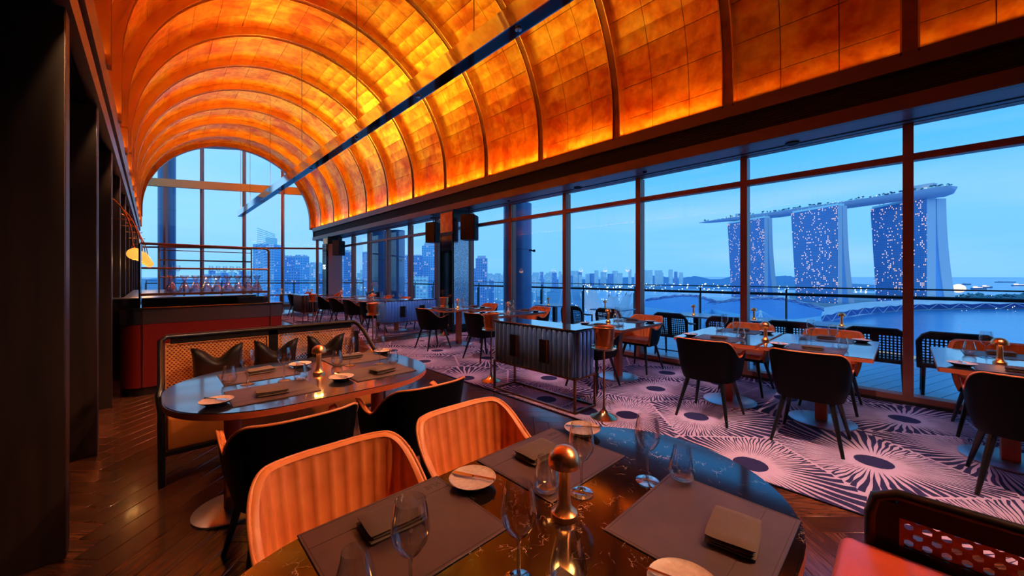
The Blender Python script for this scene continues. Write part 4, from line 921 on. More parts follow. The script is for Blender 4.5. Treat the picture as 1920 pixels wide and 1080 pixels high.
b = MB(); b.tube([(x0, 0, .475), (x1, 0, .475)], .012, 8); ob('middle_rail', b.mesh('middle_rail', 'bronze'), rk)
b = MB(); b.box(((x0+x1)/2, .07, .150), (x1-x0, .24, .022)); b.box(((x0+x1)/2, -.055, .152), (x1-x0, .012, .03)); ob('shelf', b.mesh('shelf', 'bronze', smooth=False), rk)
b = MB(); b.lathe([(0, .002), (.062, .002), (.070, .010), (.055, .06), (.030, .115), (.018, .140), (.016, .150), (.024, .170), (.040, .205), (.047, .225)], 24, cap=False); b.lathe([(0, .012), (.055, .012), (.045, .05), (.02, .09), (0, .10)], 20, cap=False); DEC = b.mesh('decanter', 'crystal_cut', angle=80)
nth = ['leftmost', 'second', 'third', 'fourth', 'fifth', 'sixth', 'seventh', 'eighth', 'rightmost']
for i, px_ in enumerate((321, 346, 367, 388, 407, 427, 446, 465, 482)):
    t_ = (px_-960)/F; Yd = 6.46; Xd = (t_*Yd*CY+Yd*SY)/(CY-t_*SY); tag(ob('decanter', DEC, None, (Xd, Yd, 1.207)), f'hourglass glass decanter on the bar rack, {nth[i]} of the nine', 'decanter', 'decanters on the bar rack')
t = thing('card_terminal', 'low black till box on the bar counter right of the decanters', 'till', (1.02, 6.33, 1.047)); ob('body', rbox((.36, .10, .09), .01, 2, 'body', 'blackmatt', (0, 0, .045)), t); b = MB(); b.box((-.02, -.052, .05), (.28, .004, .06)); ob('screen', b.mesh('screen', 'screen', smooth=False), t)
# back bar along the left wall
bb = thing('back_bar', 'long back bar running along the left wall behind the front counter', 'bar', (-.02, 9.5, 0))
b = MB(); b.box((.0, .0, .55), (.50, 4.6, 1.08)); ob('body', b.mesh('body', 'dark_wood', smooth=False), bb)
b = MB(); b.box((.0, 0, 1.10), (.54, 4.7, .03)); ob('worktop', b.mesh('worktop', 'steel', smooth=False), bb)
bs = thing('bar_shelves', 'thin metal bottle shelves above the back of the bar', 'shelf', (.55, 9.4, 0))
b = MB()
for x in (-.45, .95): b.tube([(x, 0, .9), (x, 0, 1.98)], .012, 6)
b.tube([(-.45, 0, 1.98), (.95, 0, 1.98)], .012, 6); b.tube([(-.45, 0, 1.90), (.95, 0, 1.90)], .008, 6); ob('frame', b.mesh('frame', 'bronze'), bs)
for z in (1.72, 1.40):
    b = MB(); b.box((.25, .08, z), (1.4, .25, .02)); ob('shelf', b.mesh('shelf', 'bronze', smooth=False), bs)
for k in range(3): item('wine_glass', WG, (.14+.11*k, 9.47, 1.41), 0, f'upturned glass on the left of the bar shelves, {("first","second","third")[k]} of three', 'glass', 'glasses on the bar shelves')
for k in range(5): item('wine_glass', WG, (.85+.11*k, 9.47, 1.41), 0, f'glass on the right of the bar shelves, {("first","second","third","fourth","fifth")[k]} from the left', 'glass', 'glasses on the bar shelves')
# lantern lamps on copper hoops
for i, (x, y) in enumerate(((-.155, 6.9), (-.11, 7.8), (-.09, 8.9), (-.07, 10.3), (-.04, 12.2))):
    t = thing('wall_lantern', f'amber ribbed glass lantern over the bar, {("nearest","second","third","fourth","farthest")[i]} of the row', 'lamp', (x, y, 1.71), 0, 'amber lanterns over the bar')
    b = MB(); b.lathe([(.025, .074)]+[(.078*sin(R(a))*(1+.05*(k % 2)), .074*cos(R(a))) for k, a in enumerate(range(22, 165, 8))]+[(.025, -.074)], 24, cap=False); ob('globe', b.mesh('globe', 'lantern'), t)
    b = MB(); b.tube([(0, 0, .072)]+[(-.02-.30*(1-cos(a)), 0, .12+.62*sin(a)) for a in [R(10*j) for j in range(0, 10)]], .008, 6); b.tube([(-.02, .1, .45), (-.25, .1, .45)], .006, 6); ob('hoop_bracket', b.mesh('hoop_bracket', 'copper'), t)
    light('lantern_glow', 'POINT', (x+.0, y, 1.66), 2.5, (1, .5, .15), shadow_soft_size=.08)
b = MB(); b.lathe([(.045, .0), (.055, -.02), (.04, -.05), (0, -.065)], 16, cap=False); tag(ob('dome_camera', b.mesh('dome_camera', 'chrome'), None, (-.42, 5.6, 3.10)), 'small dome camera under the left cornice', 'camera')
# ================================================================== CITY, far below and away
GZ = -57.0
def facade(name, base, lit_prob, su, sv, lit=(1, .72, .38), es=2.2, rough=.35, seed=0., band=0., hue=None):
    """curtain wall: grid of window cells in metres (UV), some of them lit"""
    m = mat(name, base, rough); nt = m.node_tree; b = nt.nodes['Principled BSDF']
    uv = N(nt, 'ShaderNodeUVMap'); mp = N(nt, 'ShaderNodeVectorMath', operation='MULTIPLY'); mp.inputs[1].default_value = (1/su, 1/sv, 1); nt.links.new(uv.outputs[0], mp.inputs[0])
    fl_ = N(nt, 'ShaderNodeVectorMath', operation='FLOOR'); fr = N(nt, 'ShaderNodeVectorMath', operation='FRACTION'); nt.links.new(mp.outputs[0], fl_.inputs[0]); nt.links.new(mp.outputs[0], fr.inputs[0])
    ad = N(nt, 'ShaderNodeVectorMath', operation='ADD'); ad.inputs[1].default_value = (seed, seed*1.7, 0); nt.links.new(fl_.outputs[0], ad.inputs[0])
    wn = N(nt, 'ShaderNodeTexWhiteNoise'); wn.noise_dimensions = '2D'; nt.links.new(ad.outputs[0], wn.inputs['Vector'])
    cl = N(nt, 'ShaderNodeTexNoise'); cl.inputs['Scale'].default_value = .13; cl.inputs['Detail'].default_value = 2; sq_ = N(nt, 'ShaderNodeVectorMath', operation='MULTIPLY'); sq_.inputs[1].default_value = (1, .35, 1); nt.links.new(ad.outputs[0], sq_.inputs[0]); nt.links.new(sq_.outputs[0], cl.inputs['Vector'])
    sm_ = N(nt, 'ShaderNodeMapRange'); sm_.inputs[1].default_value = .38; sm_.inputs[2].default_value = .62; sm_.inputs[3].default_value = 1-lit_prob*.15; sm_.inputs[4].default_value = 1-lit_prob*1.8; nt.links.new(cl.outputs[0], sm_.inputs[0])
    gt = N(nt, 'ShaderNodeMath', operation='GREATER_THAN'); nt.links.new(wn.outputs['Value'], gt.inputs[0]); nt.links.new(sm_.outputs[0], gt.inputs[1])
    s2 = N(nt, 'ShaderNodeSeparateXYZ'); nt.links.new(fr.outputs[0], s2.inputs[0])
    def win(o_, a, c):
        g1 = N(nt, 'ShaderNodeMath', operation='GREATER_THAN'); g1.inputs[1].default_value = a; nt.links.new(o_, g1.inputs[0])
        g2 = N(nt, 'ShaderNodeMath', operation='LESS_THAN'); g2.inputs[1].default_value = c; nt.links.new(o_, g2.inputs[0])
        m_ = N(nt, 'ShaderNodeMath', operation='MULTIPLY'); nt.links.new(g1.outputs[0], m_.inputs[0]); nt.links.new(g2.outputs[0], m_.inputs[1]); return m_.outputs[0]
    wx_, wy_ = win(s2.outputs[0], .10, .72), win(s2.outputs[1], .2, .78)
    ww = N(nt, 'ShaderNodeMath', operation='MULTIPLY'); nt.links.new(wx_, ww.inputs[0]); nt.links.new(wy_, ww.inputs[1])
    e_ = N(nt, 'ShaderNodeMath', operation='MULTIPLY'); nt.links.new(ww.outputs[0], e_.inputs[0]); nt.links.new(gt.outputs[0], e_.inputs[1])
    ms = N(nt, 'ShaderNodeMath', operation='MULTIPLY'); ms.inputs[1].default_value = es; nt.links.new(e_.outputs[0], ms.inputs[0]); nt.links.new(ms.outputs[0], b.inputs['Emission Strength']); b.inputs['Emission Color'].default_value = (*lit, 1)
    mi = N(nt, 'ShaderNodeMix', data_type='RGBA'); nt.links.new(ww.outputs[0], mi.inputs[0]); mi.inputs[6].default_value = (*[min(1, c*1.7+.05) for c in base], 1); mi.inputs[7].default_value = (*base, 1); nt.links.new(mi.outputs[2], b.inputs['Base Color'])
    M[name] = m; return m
facade('hotel_glass', (.05, .17, .40), .17, 2.9, 3.6, es=.8, seed=3, lit=(1, .60, .26))  # city wall colours lightened and blued in place of haze
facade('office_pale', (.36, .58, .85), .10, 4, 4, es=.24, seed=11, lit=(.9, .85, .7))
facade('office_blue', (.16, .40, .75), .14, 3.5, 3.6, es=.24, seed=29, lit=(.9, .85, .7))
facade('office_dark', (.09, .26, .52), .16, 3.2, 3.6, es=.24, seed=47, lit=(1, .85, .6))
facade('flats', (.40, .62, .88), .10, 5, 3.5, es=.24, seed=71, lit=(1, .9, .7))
M['hotel_white'] = mat('pale_cladding', (.62, .72, .86), .5)
M['hull'] = mat('pale_metal_hull', (.42, .53, .74), .4)
M['veg'] = tex(mat('hazed_foliage', rough=.9), 'noise', .05, [(.3, (.04, .17, .26)), (.7, (.10, .32, .38))], vec='World')  # haze is put into the bluish foliage and shore colours
M['land'] = tex(mat('hazed_shore', rough=.95), 'noise', .006, [(.3, (.10, .32, .55)), (.7, (.28, .52, .72))], vec='World')
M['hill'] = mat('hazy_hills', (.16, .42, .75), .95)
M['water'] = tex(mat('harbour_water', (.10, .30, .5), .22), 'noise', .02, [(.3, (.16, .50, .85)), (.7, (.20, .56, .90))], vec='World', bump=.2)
M['lamp_warm'] = mat('street_glow_warm', (1, .8, .5), .5, emit=(1, .72, .35), es=1.6)
M['lamp_white'] = mat('street_glow_white', (1, .9, .8), .5, emit=(.95, .95, .7), es=1.8)
M['roofblue'] = mat('blue_membrane_roof', (.12, .38, .82), .45)
M['roofedge'] = mat('white_roof_edge', (.92, .96, 1), .5)
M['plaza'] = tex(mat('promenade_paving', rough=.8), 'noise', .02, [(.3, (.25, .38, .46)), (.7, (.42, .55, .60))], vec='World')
M['boardwalk'] = mat('lamplit_boardwalk', (.62, .42, .22), .6, emit=(1, .6, .25), es=.22)  # faint emission stands in for lamplight falling on the boards
M['magenta'] = mat('pink_neon', (1, .1, .4), .4, emit=(1, .08, .35), es=2.5)
# water to the horizon, land strips
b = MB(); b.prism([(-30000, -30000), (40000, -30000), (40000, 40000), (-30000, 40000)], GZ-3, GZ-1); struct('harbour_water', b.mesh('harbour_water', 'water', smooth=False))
def strip(name, pts_near, pts_far, z, m, kind='structure', h=1.):
    b = MB(); P = [far(x, d) for x, d in pts_near]+[far(x, d) for x, d in reversed(pts_far)]
    b.prism([(p.x, p.y) for p in P], z-1.5, z, 0) ; return struct(name, b.mesh(name, m, smooth=False))
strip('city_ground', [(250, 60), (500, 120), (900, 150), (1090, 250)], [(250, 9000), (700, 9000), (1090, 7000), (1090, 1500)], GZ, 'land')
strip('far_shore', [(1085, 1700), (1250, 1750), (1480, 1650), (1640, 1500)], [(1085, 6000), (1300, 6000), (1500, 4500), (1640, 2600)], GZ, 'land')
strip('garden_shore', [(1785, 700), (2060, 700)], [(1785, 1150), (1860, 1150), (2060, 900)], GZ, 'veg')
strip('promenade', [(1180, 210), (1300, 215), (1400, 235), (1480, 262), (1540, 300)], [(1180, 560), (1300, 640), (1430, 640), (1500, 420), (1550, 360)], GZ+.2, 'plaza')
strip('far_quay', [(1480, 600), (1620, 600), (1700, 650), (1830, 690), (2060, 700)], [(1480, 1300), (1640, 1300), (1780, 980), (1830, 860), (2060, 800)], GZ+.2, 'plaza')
# wooded ridge behind the flats
def ridge(name, xs, d, hmin, hmax, m, label, seed=1, thick=120):
    rnd = random.Random(seed); b = MB(); n = 90; top = []
    P = [far(xs[0]+(xs[1]-xs[0])*i/n, d) for i in range(n+1)]; Q = [far(xs[0]+(xs[1]-xs[0])*i/n, d+thick) for i in range(n+1)]
    hs = [hmin+(hmax-hmin)*max(0, min(1, .5+mnoise.noise(Vector((i*.08, seed*3.1, 0)))*1.2+.15*mnoise.noise(Vector((i*.9, seed, 0))))) for i in range(n+1)]
    vs = []
    for i in range(n+1): vs += [(P[i].x, P[i].y, GZ), ((P[i].x*.75+Q[i].x*.25), (P[i].y*.75+Q[i].y*.25), GZ+hs[i]), (Q[i].x, Q[i].y, GZ+hs[i]*.8), (Q[i].x, Q[i].y, GZ)]
    fs = []
    for i in range(n):
        for k in range(3): fs.append((i*4+k, i*4+4+k, i*4+5+k, i*4+1+k))
    b.add(vs, fs); tag(ob(name, b.mesh(name, m, angle=60)), label, 'hills')
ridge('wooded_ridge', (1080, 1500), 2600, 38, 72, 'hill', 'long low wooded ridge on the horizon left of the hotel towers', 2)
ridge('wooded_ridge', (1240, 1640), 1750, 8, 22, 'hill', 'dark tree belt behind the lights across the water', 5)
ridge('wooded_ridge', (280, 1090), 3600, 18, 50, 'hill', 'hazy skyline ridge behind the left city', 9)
# generic tower with UVs in metres
def tower_mesh(name, w_, d_, h_, m, roof='office_pale', crown=None):
    me = bpy.data.meshes.new(name); vs = [(sx*w_/2, sy*d_/2, z) for z in (0, h_) for sx, sy in ((-1, -1), (1, -1), (1, 1), (-1, 1))]
    fs = [(0, 1, 5, 4), (1, 2, 6, 5), (2, 3, 7, 6), (3, 0, 4, 7), (4, 5, 6, 7)]; me.from_pydata(vs, [], fs); uv = me.uv_layers.new(name='UVMap'); L = [w_, d_, w_, d_]; off = 0
    for i in range(4):
        c = [(off, 0), (off+L[i], 0), (off+L[i], h_), (off, h_)]; off += L[i]+7
        for k in range(4): uv.data[i*4+k].uv = c[k]
    for k in range(4): uv.data[16+k].uv = (.02, .02)
    me.materials.append(M[m]); return me
def tower(px, depth, wpx, ytop, m, label, name='city_tower', rz=None, dr=1.0, extra=None, ybase=None):
    h_ = (518-ytop)*depth/F+HCAM-GZ; w_ = wpx*depth/F; p = far(px, depth+w_*.5)
    t = thing(name, label, 'building', (p.x, p.y, GZ), -YAW*.9 if rz is None else rz)
    ob('shaft', tower_mesh('shaft', w_, w_*dr, h_, m), t)
    if extra: extra(t, w_, w_*dr, h_)
    return t
def crown(frac, hh, m='office_pale'):
    def f(t, w_, d_, h_):
        ob('crown', tower_mesh('crown', w_*frac, d_*frac, hh, m), t, (0, 0, h_)); b = MB(); b.box((0, 0, h_+.8), (w_*1.02, d_*1.02, 1.6)); ob('parapet', b.mesh('parapet', 'hotel_white', smooth=False), t)
    return f
def ribs(n):
    def f(t, w_, d_, h_):
        for i in range(n):
            b = MB(); x = -w_/2+(i+.5)*w_/n; b.box((x, -d_/2-.3, h_/2), (w_*.02, .6, h_)); ob('fin', b.mesh('fin', 'hotel_white', smooth=False), t)
        b = MB(); b.box((0, 0, h_+1), (w_*.7, d_*.7, 5)); ob('roof_plant', b.mesh('roof_plant', 'hotel_white', smooth=False), t)
    return f
def lattice(t, w_, d_, h_):
    b = MB(); n = 26
    for i in range(n):
        z = h_*.02+i*h_*.97/n
        b.add([(-w_/2-.8, -d_/2-1, z), (-w_/2-.8, -d_/2-1, z+1.0), (w_*.12, -d_/2-1, z+h_/n*1.8+1), (w_*.12, -d_/2-1, z+h_/n*1.8)], [(0, 1, 2, 3)])
        b.box((w_*.32, -d_/2-.5, z), (w_*.38, .8, .9))
    ob('slanting_louvre', b.mesh('slanting_louvre', 'hotel_white', smooth=False), t)['kind'] = 'stuff'
    b = MB()
    for i in range(8): b.tube([(-w_*.42, -d_*.3, h_+2+i*3.0), (w_*.44, -d_*.3, h_+i*2.0)], .5, 4)
    b.box((w_*.1, 0, h_+5), (w_*.35, d_*.4, 10)); ob('roof_frame', b.mesh('roof_frame', 'office_pale', smooth=False), t)
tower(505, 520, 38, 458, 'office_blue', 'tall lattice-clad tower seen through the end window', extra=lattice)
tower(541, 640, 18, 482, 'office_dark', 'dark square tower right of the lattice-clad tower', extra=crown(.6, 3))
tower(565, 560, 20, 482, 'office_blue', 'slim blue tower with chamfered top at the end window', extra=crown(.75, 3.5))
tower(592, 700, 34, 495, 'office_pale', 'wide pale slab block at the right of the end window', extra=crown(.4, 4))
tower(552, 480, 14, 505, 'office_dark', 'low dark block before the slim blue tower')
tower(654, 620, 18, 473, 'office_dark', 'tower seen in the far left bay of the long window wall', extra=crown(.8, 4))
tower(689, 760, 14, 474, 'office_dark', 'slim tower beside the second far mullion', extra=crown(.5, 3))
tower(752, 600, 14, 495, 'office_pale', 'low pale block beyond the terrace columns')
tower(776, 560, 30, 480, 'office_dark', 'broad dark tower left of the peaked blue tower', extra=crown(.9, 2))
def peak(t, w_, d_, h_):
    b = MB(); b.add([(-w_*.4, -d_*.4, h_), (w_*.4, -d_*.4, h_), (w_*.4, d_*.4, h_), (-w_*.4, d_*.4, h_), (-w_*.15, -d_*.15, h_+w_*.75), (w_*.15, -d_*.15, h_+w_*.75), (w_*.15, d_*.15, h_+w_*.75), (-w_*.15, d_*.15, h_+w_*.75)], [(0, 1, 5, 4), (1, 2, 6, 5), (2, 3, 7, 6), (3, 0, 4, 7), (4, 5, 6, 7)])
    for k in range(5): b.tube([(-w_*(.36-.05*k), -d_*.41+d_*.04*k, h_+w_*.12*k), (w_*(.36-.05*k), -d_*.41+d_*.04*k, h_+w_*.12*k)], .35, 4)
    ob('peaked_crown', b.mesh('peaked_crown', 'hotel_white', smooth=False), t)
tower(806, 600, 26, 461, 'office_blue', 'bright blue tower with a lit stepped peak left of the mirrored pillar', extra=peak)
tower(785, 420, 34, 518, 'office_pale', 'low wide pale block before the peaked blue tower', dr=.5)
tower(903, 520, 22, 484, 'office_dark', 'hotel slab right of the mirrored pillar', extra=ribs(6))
rnd = random.Random(4)
def block_row(x0, x1, d0, d1, ya, yb3, n, label, m='flats'):
    t = thing('skyline_blocks', label, 'buildings', tuple(far((x0+x1)/2, d0, GZ)), 0)
    c = t.location.copy()
    for i in range(n):
        px = x0+(x1-x0)*(i+rnd.uniform(.1, .9))/n; d = rnd.uniform(d0, d1); h_ = (518-rnd.uniform(ya, yb3))*d/F-GZ+HCAM; w_ = rnd.uniform(5, 13)*d/F
        p = far(px, d); ob('block', tower_mesh('block', w_, w_*.5, h_, rnd.choice((m, m, 'office_pale', 'office_dark'))), t, (p.x-c.x, p.y-c.y, 0), rnd.uniform(-1, 1))
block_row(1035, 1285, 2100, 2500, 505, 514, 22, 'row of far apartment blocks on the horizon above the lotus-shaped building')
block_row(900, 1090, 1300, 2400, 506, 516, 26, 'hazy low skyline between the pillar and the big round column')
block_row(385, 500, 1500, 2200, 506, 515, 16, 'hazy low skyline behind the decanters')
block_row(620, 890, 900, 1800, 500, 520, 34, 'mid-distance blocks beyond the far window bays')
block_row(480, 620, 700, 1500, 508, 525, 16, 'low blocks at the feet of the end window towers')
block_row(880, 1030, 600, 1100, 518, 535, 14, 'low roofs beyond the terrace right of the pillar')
# street lights
def sparks(label, boxes, n, m, seed, r0=.5, r1=1.3):
    rr = random.Random(seed); b = MB()
    for _ in range(n):
        x0, x1, d0, d1, z0, z1 = rr.choices(boxes, [q[1]-q[0] for q in boxes])[0]; d = rr.uniform(d0, d1); p = far(rr.uniform(x0, x1), d, GZ+rr.uniform(z0, z1)); r_ = rr.uniform(r0, r1)*d/900
        b.add([(p.x-r_, p.y, p.z), (p.x, p.y-r_, p.z), (p.x+r_, p.y, p.z), (p.x, p.y+r_, p.z), (p.x, p.y, p.z+r_), (p.x, p.y, p.z-r_)], [(0, 1, 4), (1, 2, 4), (2, 3, 4), (3, 0, 4), (1, 0, 5), (2, 1, 5), (3, 2, 5), (0, 3, 5)])
    tag(ob('street_lights', b.mesh('street_lights', m, smooth=False)), label, 'lights', kind='stuff')
sparks('scattered white lights across the water left of the hotel towers', [(1090, 1380, 1200, 2300, 2, 16), (1455, 1480, 1100, 2000, 2, 12), (1598, 1630, 1100, 2000, 2, 12)], 190, 'lamp_white', 1, .8, 1.9)
sparks('dense warm street lights around the fairground and roads', [(1000, 1100, 300, 700, 1, 10), (880, 1030, 350, 900, 1, 12), (1100, 1180, 700, 900, 1, 6)], 260, 'lamp_warm', 2, .5, 1.3)
sparks('sprinkled city lights beyond the far bays', [(480, 640, 400, 1500, 2, 30), (640, 880, 400, 1300, 2, 60)], 260, 'lamp_white', 3, .4, 1.0)
sparks('garden and waterfront lights at the right', [(1780, 1920, 560, 1050, 1, 6), (1210, 1400, 330, 560, 1, 4), (1400, 1560, 300, 450, 1, 3)], 120, 'lamp_white', 4, .4, .9)
# ---- hotel of three towers
def hotel_tower(xl, dl, xr, dr_, ztop, label, KW=1.0):
    A, B = far(xl, dl), far(xr, dr_); u = (B-A); L = u.length; u.normalize(); n = Vector((u.y, -u.x, 0))
    if n.dot(A) > 0: n = -n      # towards the viewer
    t = thing('hotel_tower', label, 'building', (A.x, A.y, GZ)); H_ = ztop-GZ; O = Vector((A.x, A.y, 0))
    def P(s, k, z): q = u*s-n*k; return (q.x, q.y, z)
    K = 14; vs = []; fs = []; uvs = []
    def left(t_): return L*(.12*(1-t_)**1.0)
    def off(t_): return 13*KW+18*(1-t_)**2.2       # rear leg leans away towards the base
    # front slab
    me = bpy.data.meshes.new('front_slab'); prof = [(j/K) for j in range(K+1)]
    for tt in prof: vs += [P(left(tt), 0, H_*tt), P(L, 0, H_*tt), P(L, 11.5*KW, H_*tt), P(left(tt), 11.5*KW, H_*tt)]
    for j in range(K):
        a, b_ = j*4, j*4+4; fs += [(a, a+1, b_+1, b_), (a+1, a+2, b_+2, b_+1), (a+2, a+3, b_+3, b_+2), (a+3, a, b_, b_+3)]
    fs.append((K*4, K*4+1, K*4+2, K*4+3)); me.from_pydata(vs, [], fs); uv = me.uv_layers.new(name='UVMap')
    me.materials.append(M['hotel_glass']); me.materials.append(M['hotel_white'])
    for p in me.polygons:
        p.material_index = 0 if (p.index % 4 == 0 and p.index < 4*K) else 1
        for li in p.loop_indices:
            v = me.vertices[me.loops[li].vertex_index].co; uv.data[li].uv = (v.x*u.x+v.y*u.y, v.z)
    ob('front_slab', me, t)
    # rear slab
    me = bpy.data.meshes.new('rear_slab'); vs = []
    for tt in prof: o1 = off(tt); vs += [P(left(tt), o1, H_*tt), P(L, o1, H_*tt), P(L, o1+12*KW+3*(1-tt), H_*tt), P(left(tt), o1+12*KW+3*(1-tt), H_*tt)]
    me.from_pydata(vs, [], fs); me.uv_layers.new(name='UVMap'); me.materials.append(M['hotel_white']); ob('rear_slab', me, t)
    b = MB()   # dark glazed gap between the legs
    g = []
    for tt in prof: g += [P(L-2, 11*KW, H_*tt), P(L-2, off(tt)+.2, H_*tt)]
    b.add(g, [(2*j, 2*j+1, 2*j+3, 2*j+2) for j in range(K)]); ob('atrium_glazing', b.mesh('atrium_glazing', 'office_dark', smooth=False), t)
    b = MB()
    for s_ in (L*.1, L*.35, L*.65, L*.93):
        for d_ in (-5, 5): b.tube([P(s_, 14, H_), P(s_+d_, 14, H_+9)], .9, 5)
    b.box(P(L*.5, 13, H_+3), (4, 4, 6)); ob('roof_strut', b.mesh('roof_strut', 'hotel_white', smooth=False), t)
    b = MB(); c = [P(2, 2, H_), P(L-2, 2, H_), P(L-2, 20, H_), P(2, 20, H_)]; b.prism([(q[0], q[1]) for q in c], H_, H_+4.5); ob('penthouse', b.mesh('penthouse', 'office_pale', smooth=False), t)
hotel_tower(1632, 841, 1738, 727, 152, 'right and nearest of the three leaning glass hotel towers', KW=1.5)
hotel_tower(1483, 900, 1571, 797, 152, 'middle one of the three leaning glass hotel towers')
hotel_tower(1364, 1080, 1433, 965, 152, 'left and farthest of the three leaning glass hotel towers')
# sky deck
sd = thing('sky_deck', 'long boat-shaped pale roof deck bridging the three hotel towers', 'roof deck', (0, 0, 0))
ctr = [(1311, 1170), (1330, 1135), (1365, 1085), (1410, 1030), (1460, 980), (1520, 910), (1580, 855), (1640, 803), (1700, 757), (1740, 728), (1768, 709), (1784, 699), (1790, 695)]
wid = [1, 7, 12, 16, 18, 19, 19, 19, 19, 19, 19, 16, 9]; dpt = [1, 5, 7.5, 10, 11.5, 12, 12, 12, 12, 14, 15, 12, 5]
P = [far(x, d) for x, d in ctr]; ZD = 168
b = MB(); vs = []; m_ = 12
for i, p in enumerate(P):
    tdir = (P[min(i+1, len(P)-1)]-P[max(i-1, 0)]).normalized(); nr = Vector((-tdir.y, tdir.x, 0))
    for k in range(m_+1):
        a = pi*k/m_; vs.append((p.x+nr.x*wid[i]*cos(a), p.y+nr.y*wid[i]*cos(a), ZD-dpt[i]*1.15*sin(a)**.8))
w1 = m_+1; fs = [(i*w1+k, i*w1+k+1, (i+1)*w1+k+1, (i+1)*w1+k) for i in range(len(P)-1) for k in range(m_)]+[(i*w1, (i+1)*w1, (i+1)*w1+m_, i*w1+m_) for i in range(len(P)-1)]
fs.append(tuple((len(P)-1)*w1+k for k in range(m_, -1, -1))); b.add(vs, fs); ob('hull', b.mesh('hull', 'hull', angle=50), sd)
rr = random.Random(8); b = MB(); g = MB(); e = MB()
def along(t_):
    x = t_*(len(P)-1); i = min(int(x), len(P)-2); f_ = x-i; p = P[i].lerp(P[i+1], f_); td = (P[i+1]-P[i]).normalized(); return p, Vector((-td.y, td.x, 0)), wid[i]
for k in range(150):
    t_ = rr.uniform(.05, .93); p, nr, w3 = along(t_); s_ = 1 if nr.dot(p) < 0 else -1; q = p+nr*s_*w3*rr.uniform(.3, .85)
    if .26 < t_ < .45 or .60 < t_ < .72 or rr.random() < .3:
        hh = rr.uniform(3.5, 8); g.tube([(q.x, q.y, ZD), (q.x, q.y, ZD+hh*.6)], .3, 4)
        for _ in range(3): g.lathe([(0, -1.6), (2.1, 0), (0, 1.5)], 6, (q.x+rr.uniform(-1.5, 1.5), q.y+rr.uniform(-1.5, 1.5), ZD+hh*.7+rr.uniform(-1, 1)), cap=False)
    else: e.box((q.x, q.y, ZD+rr.uniform(.8, 3)), (rr.uniform(1, 3), 1, .8))
    b.box((q.x+rr.uniform(-2, 2), q.y, ZD+1.2), (3, 3, rr.uniform(1.5, 3.5)))
ob('roof_garden', g.mesh('roof_garden', 'veg'), sd)['kind'] = 'stuff'; ob('deck_light', e.mesh('deck_light', 'lamp_warm', smooth=False), sd)['kind'] = 'stuff'; ob('pavilion', b.mesh('pavilion', 'office_pale', smooth=False), sd)['kind'] = 'stuff'
for t_, sz in ((.21, 9), (.735, 15)):
    p, nr, w3 = along(t_); td = Vector((nr.y, -nr.x, 0)); b = MB(); b.box((p.x, p.y, ZD+5), (sz*2.1, 14, sz*.9), 0, atan2(td.y, td.x)); ob('lift_core', b.mesh('lift_core', 'hotel_white', smooth=False), sd)
# ---- lotus-shaped museum
lc_ = far(1140, 420); lt = thing('lotus_building', 'white lotus-shaped building with upward petals beyond the balustrade', 'building', (lc_.x, lc_.y, GZ)); 
vd = Vector((lc_.x, lc_.y, 0)).normalized(); right = Vector((vd.y, -vd.x, 0))
for k, (ang_, ln, hh) in enumerate(((-75, 26, 33), (-48, 25, 35), (-22, 26, 37), (6, 25, 31), (30, 26, 33), (55, 28, 27), (78, 30, 21), (150, 22, 25), (210, 22, 26))):
    a = R(ang_); dr = right*sin(a)-vd*cos(a)*.6; sd_ = Vector((-dr.y, dr.x, 0)).normalized(); b = MB()
    def pf(u, v, dr=dr, sd_=sd_, ln=ln, hh=hh):
        w3 = 8.5*sin(pi*min(.88, .12+.78*u))**.7; z = 6+hh*u**1.5; r_ = 5+ln*u**.8; q = dr.normalized()*r_+sd_*(v-.5)*2*w3
        return (q.x, q.y, z-3.0*(2*v-1)**2*-1)
    b.grid(pf, 8, 6); b.grid(lambda u, v: (lambda q: (q[0], q[1], q[2]-2.2*sin(pi*v)-1*(1-u)))(pf(u, v)), 8, 6, flip=True); ob('petal', b.mesh('petal', 'white_shell', weld=True, angle=60), lt)
b = MB(); b.lathe([(11, 0), (9, 8), (13, 12)], 20); ob('drum', b.mesh('drum', 'office_dark'), lt)
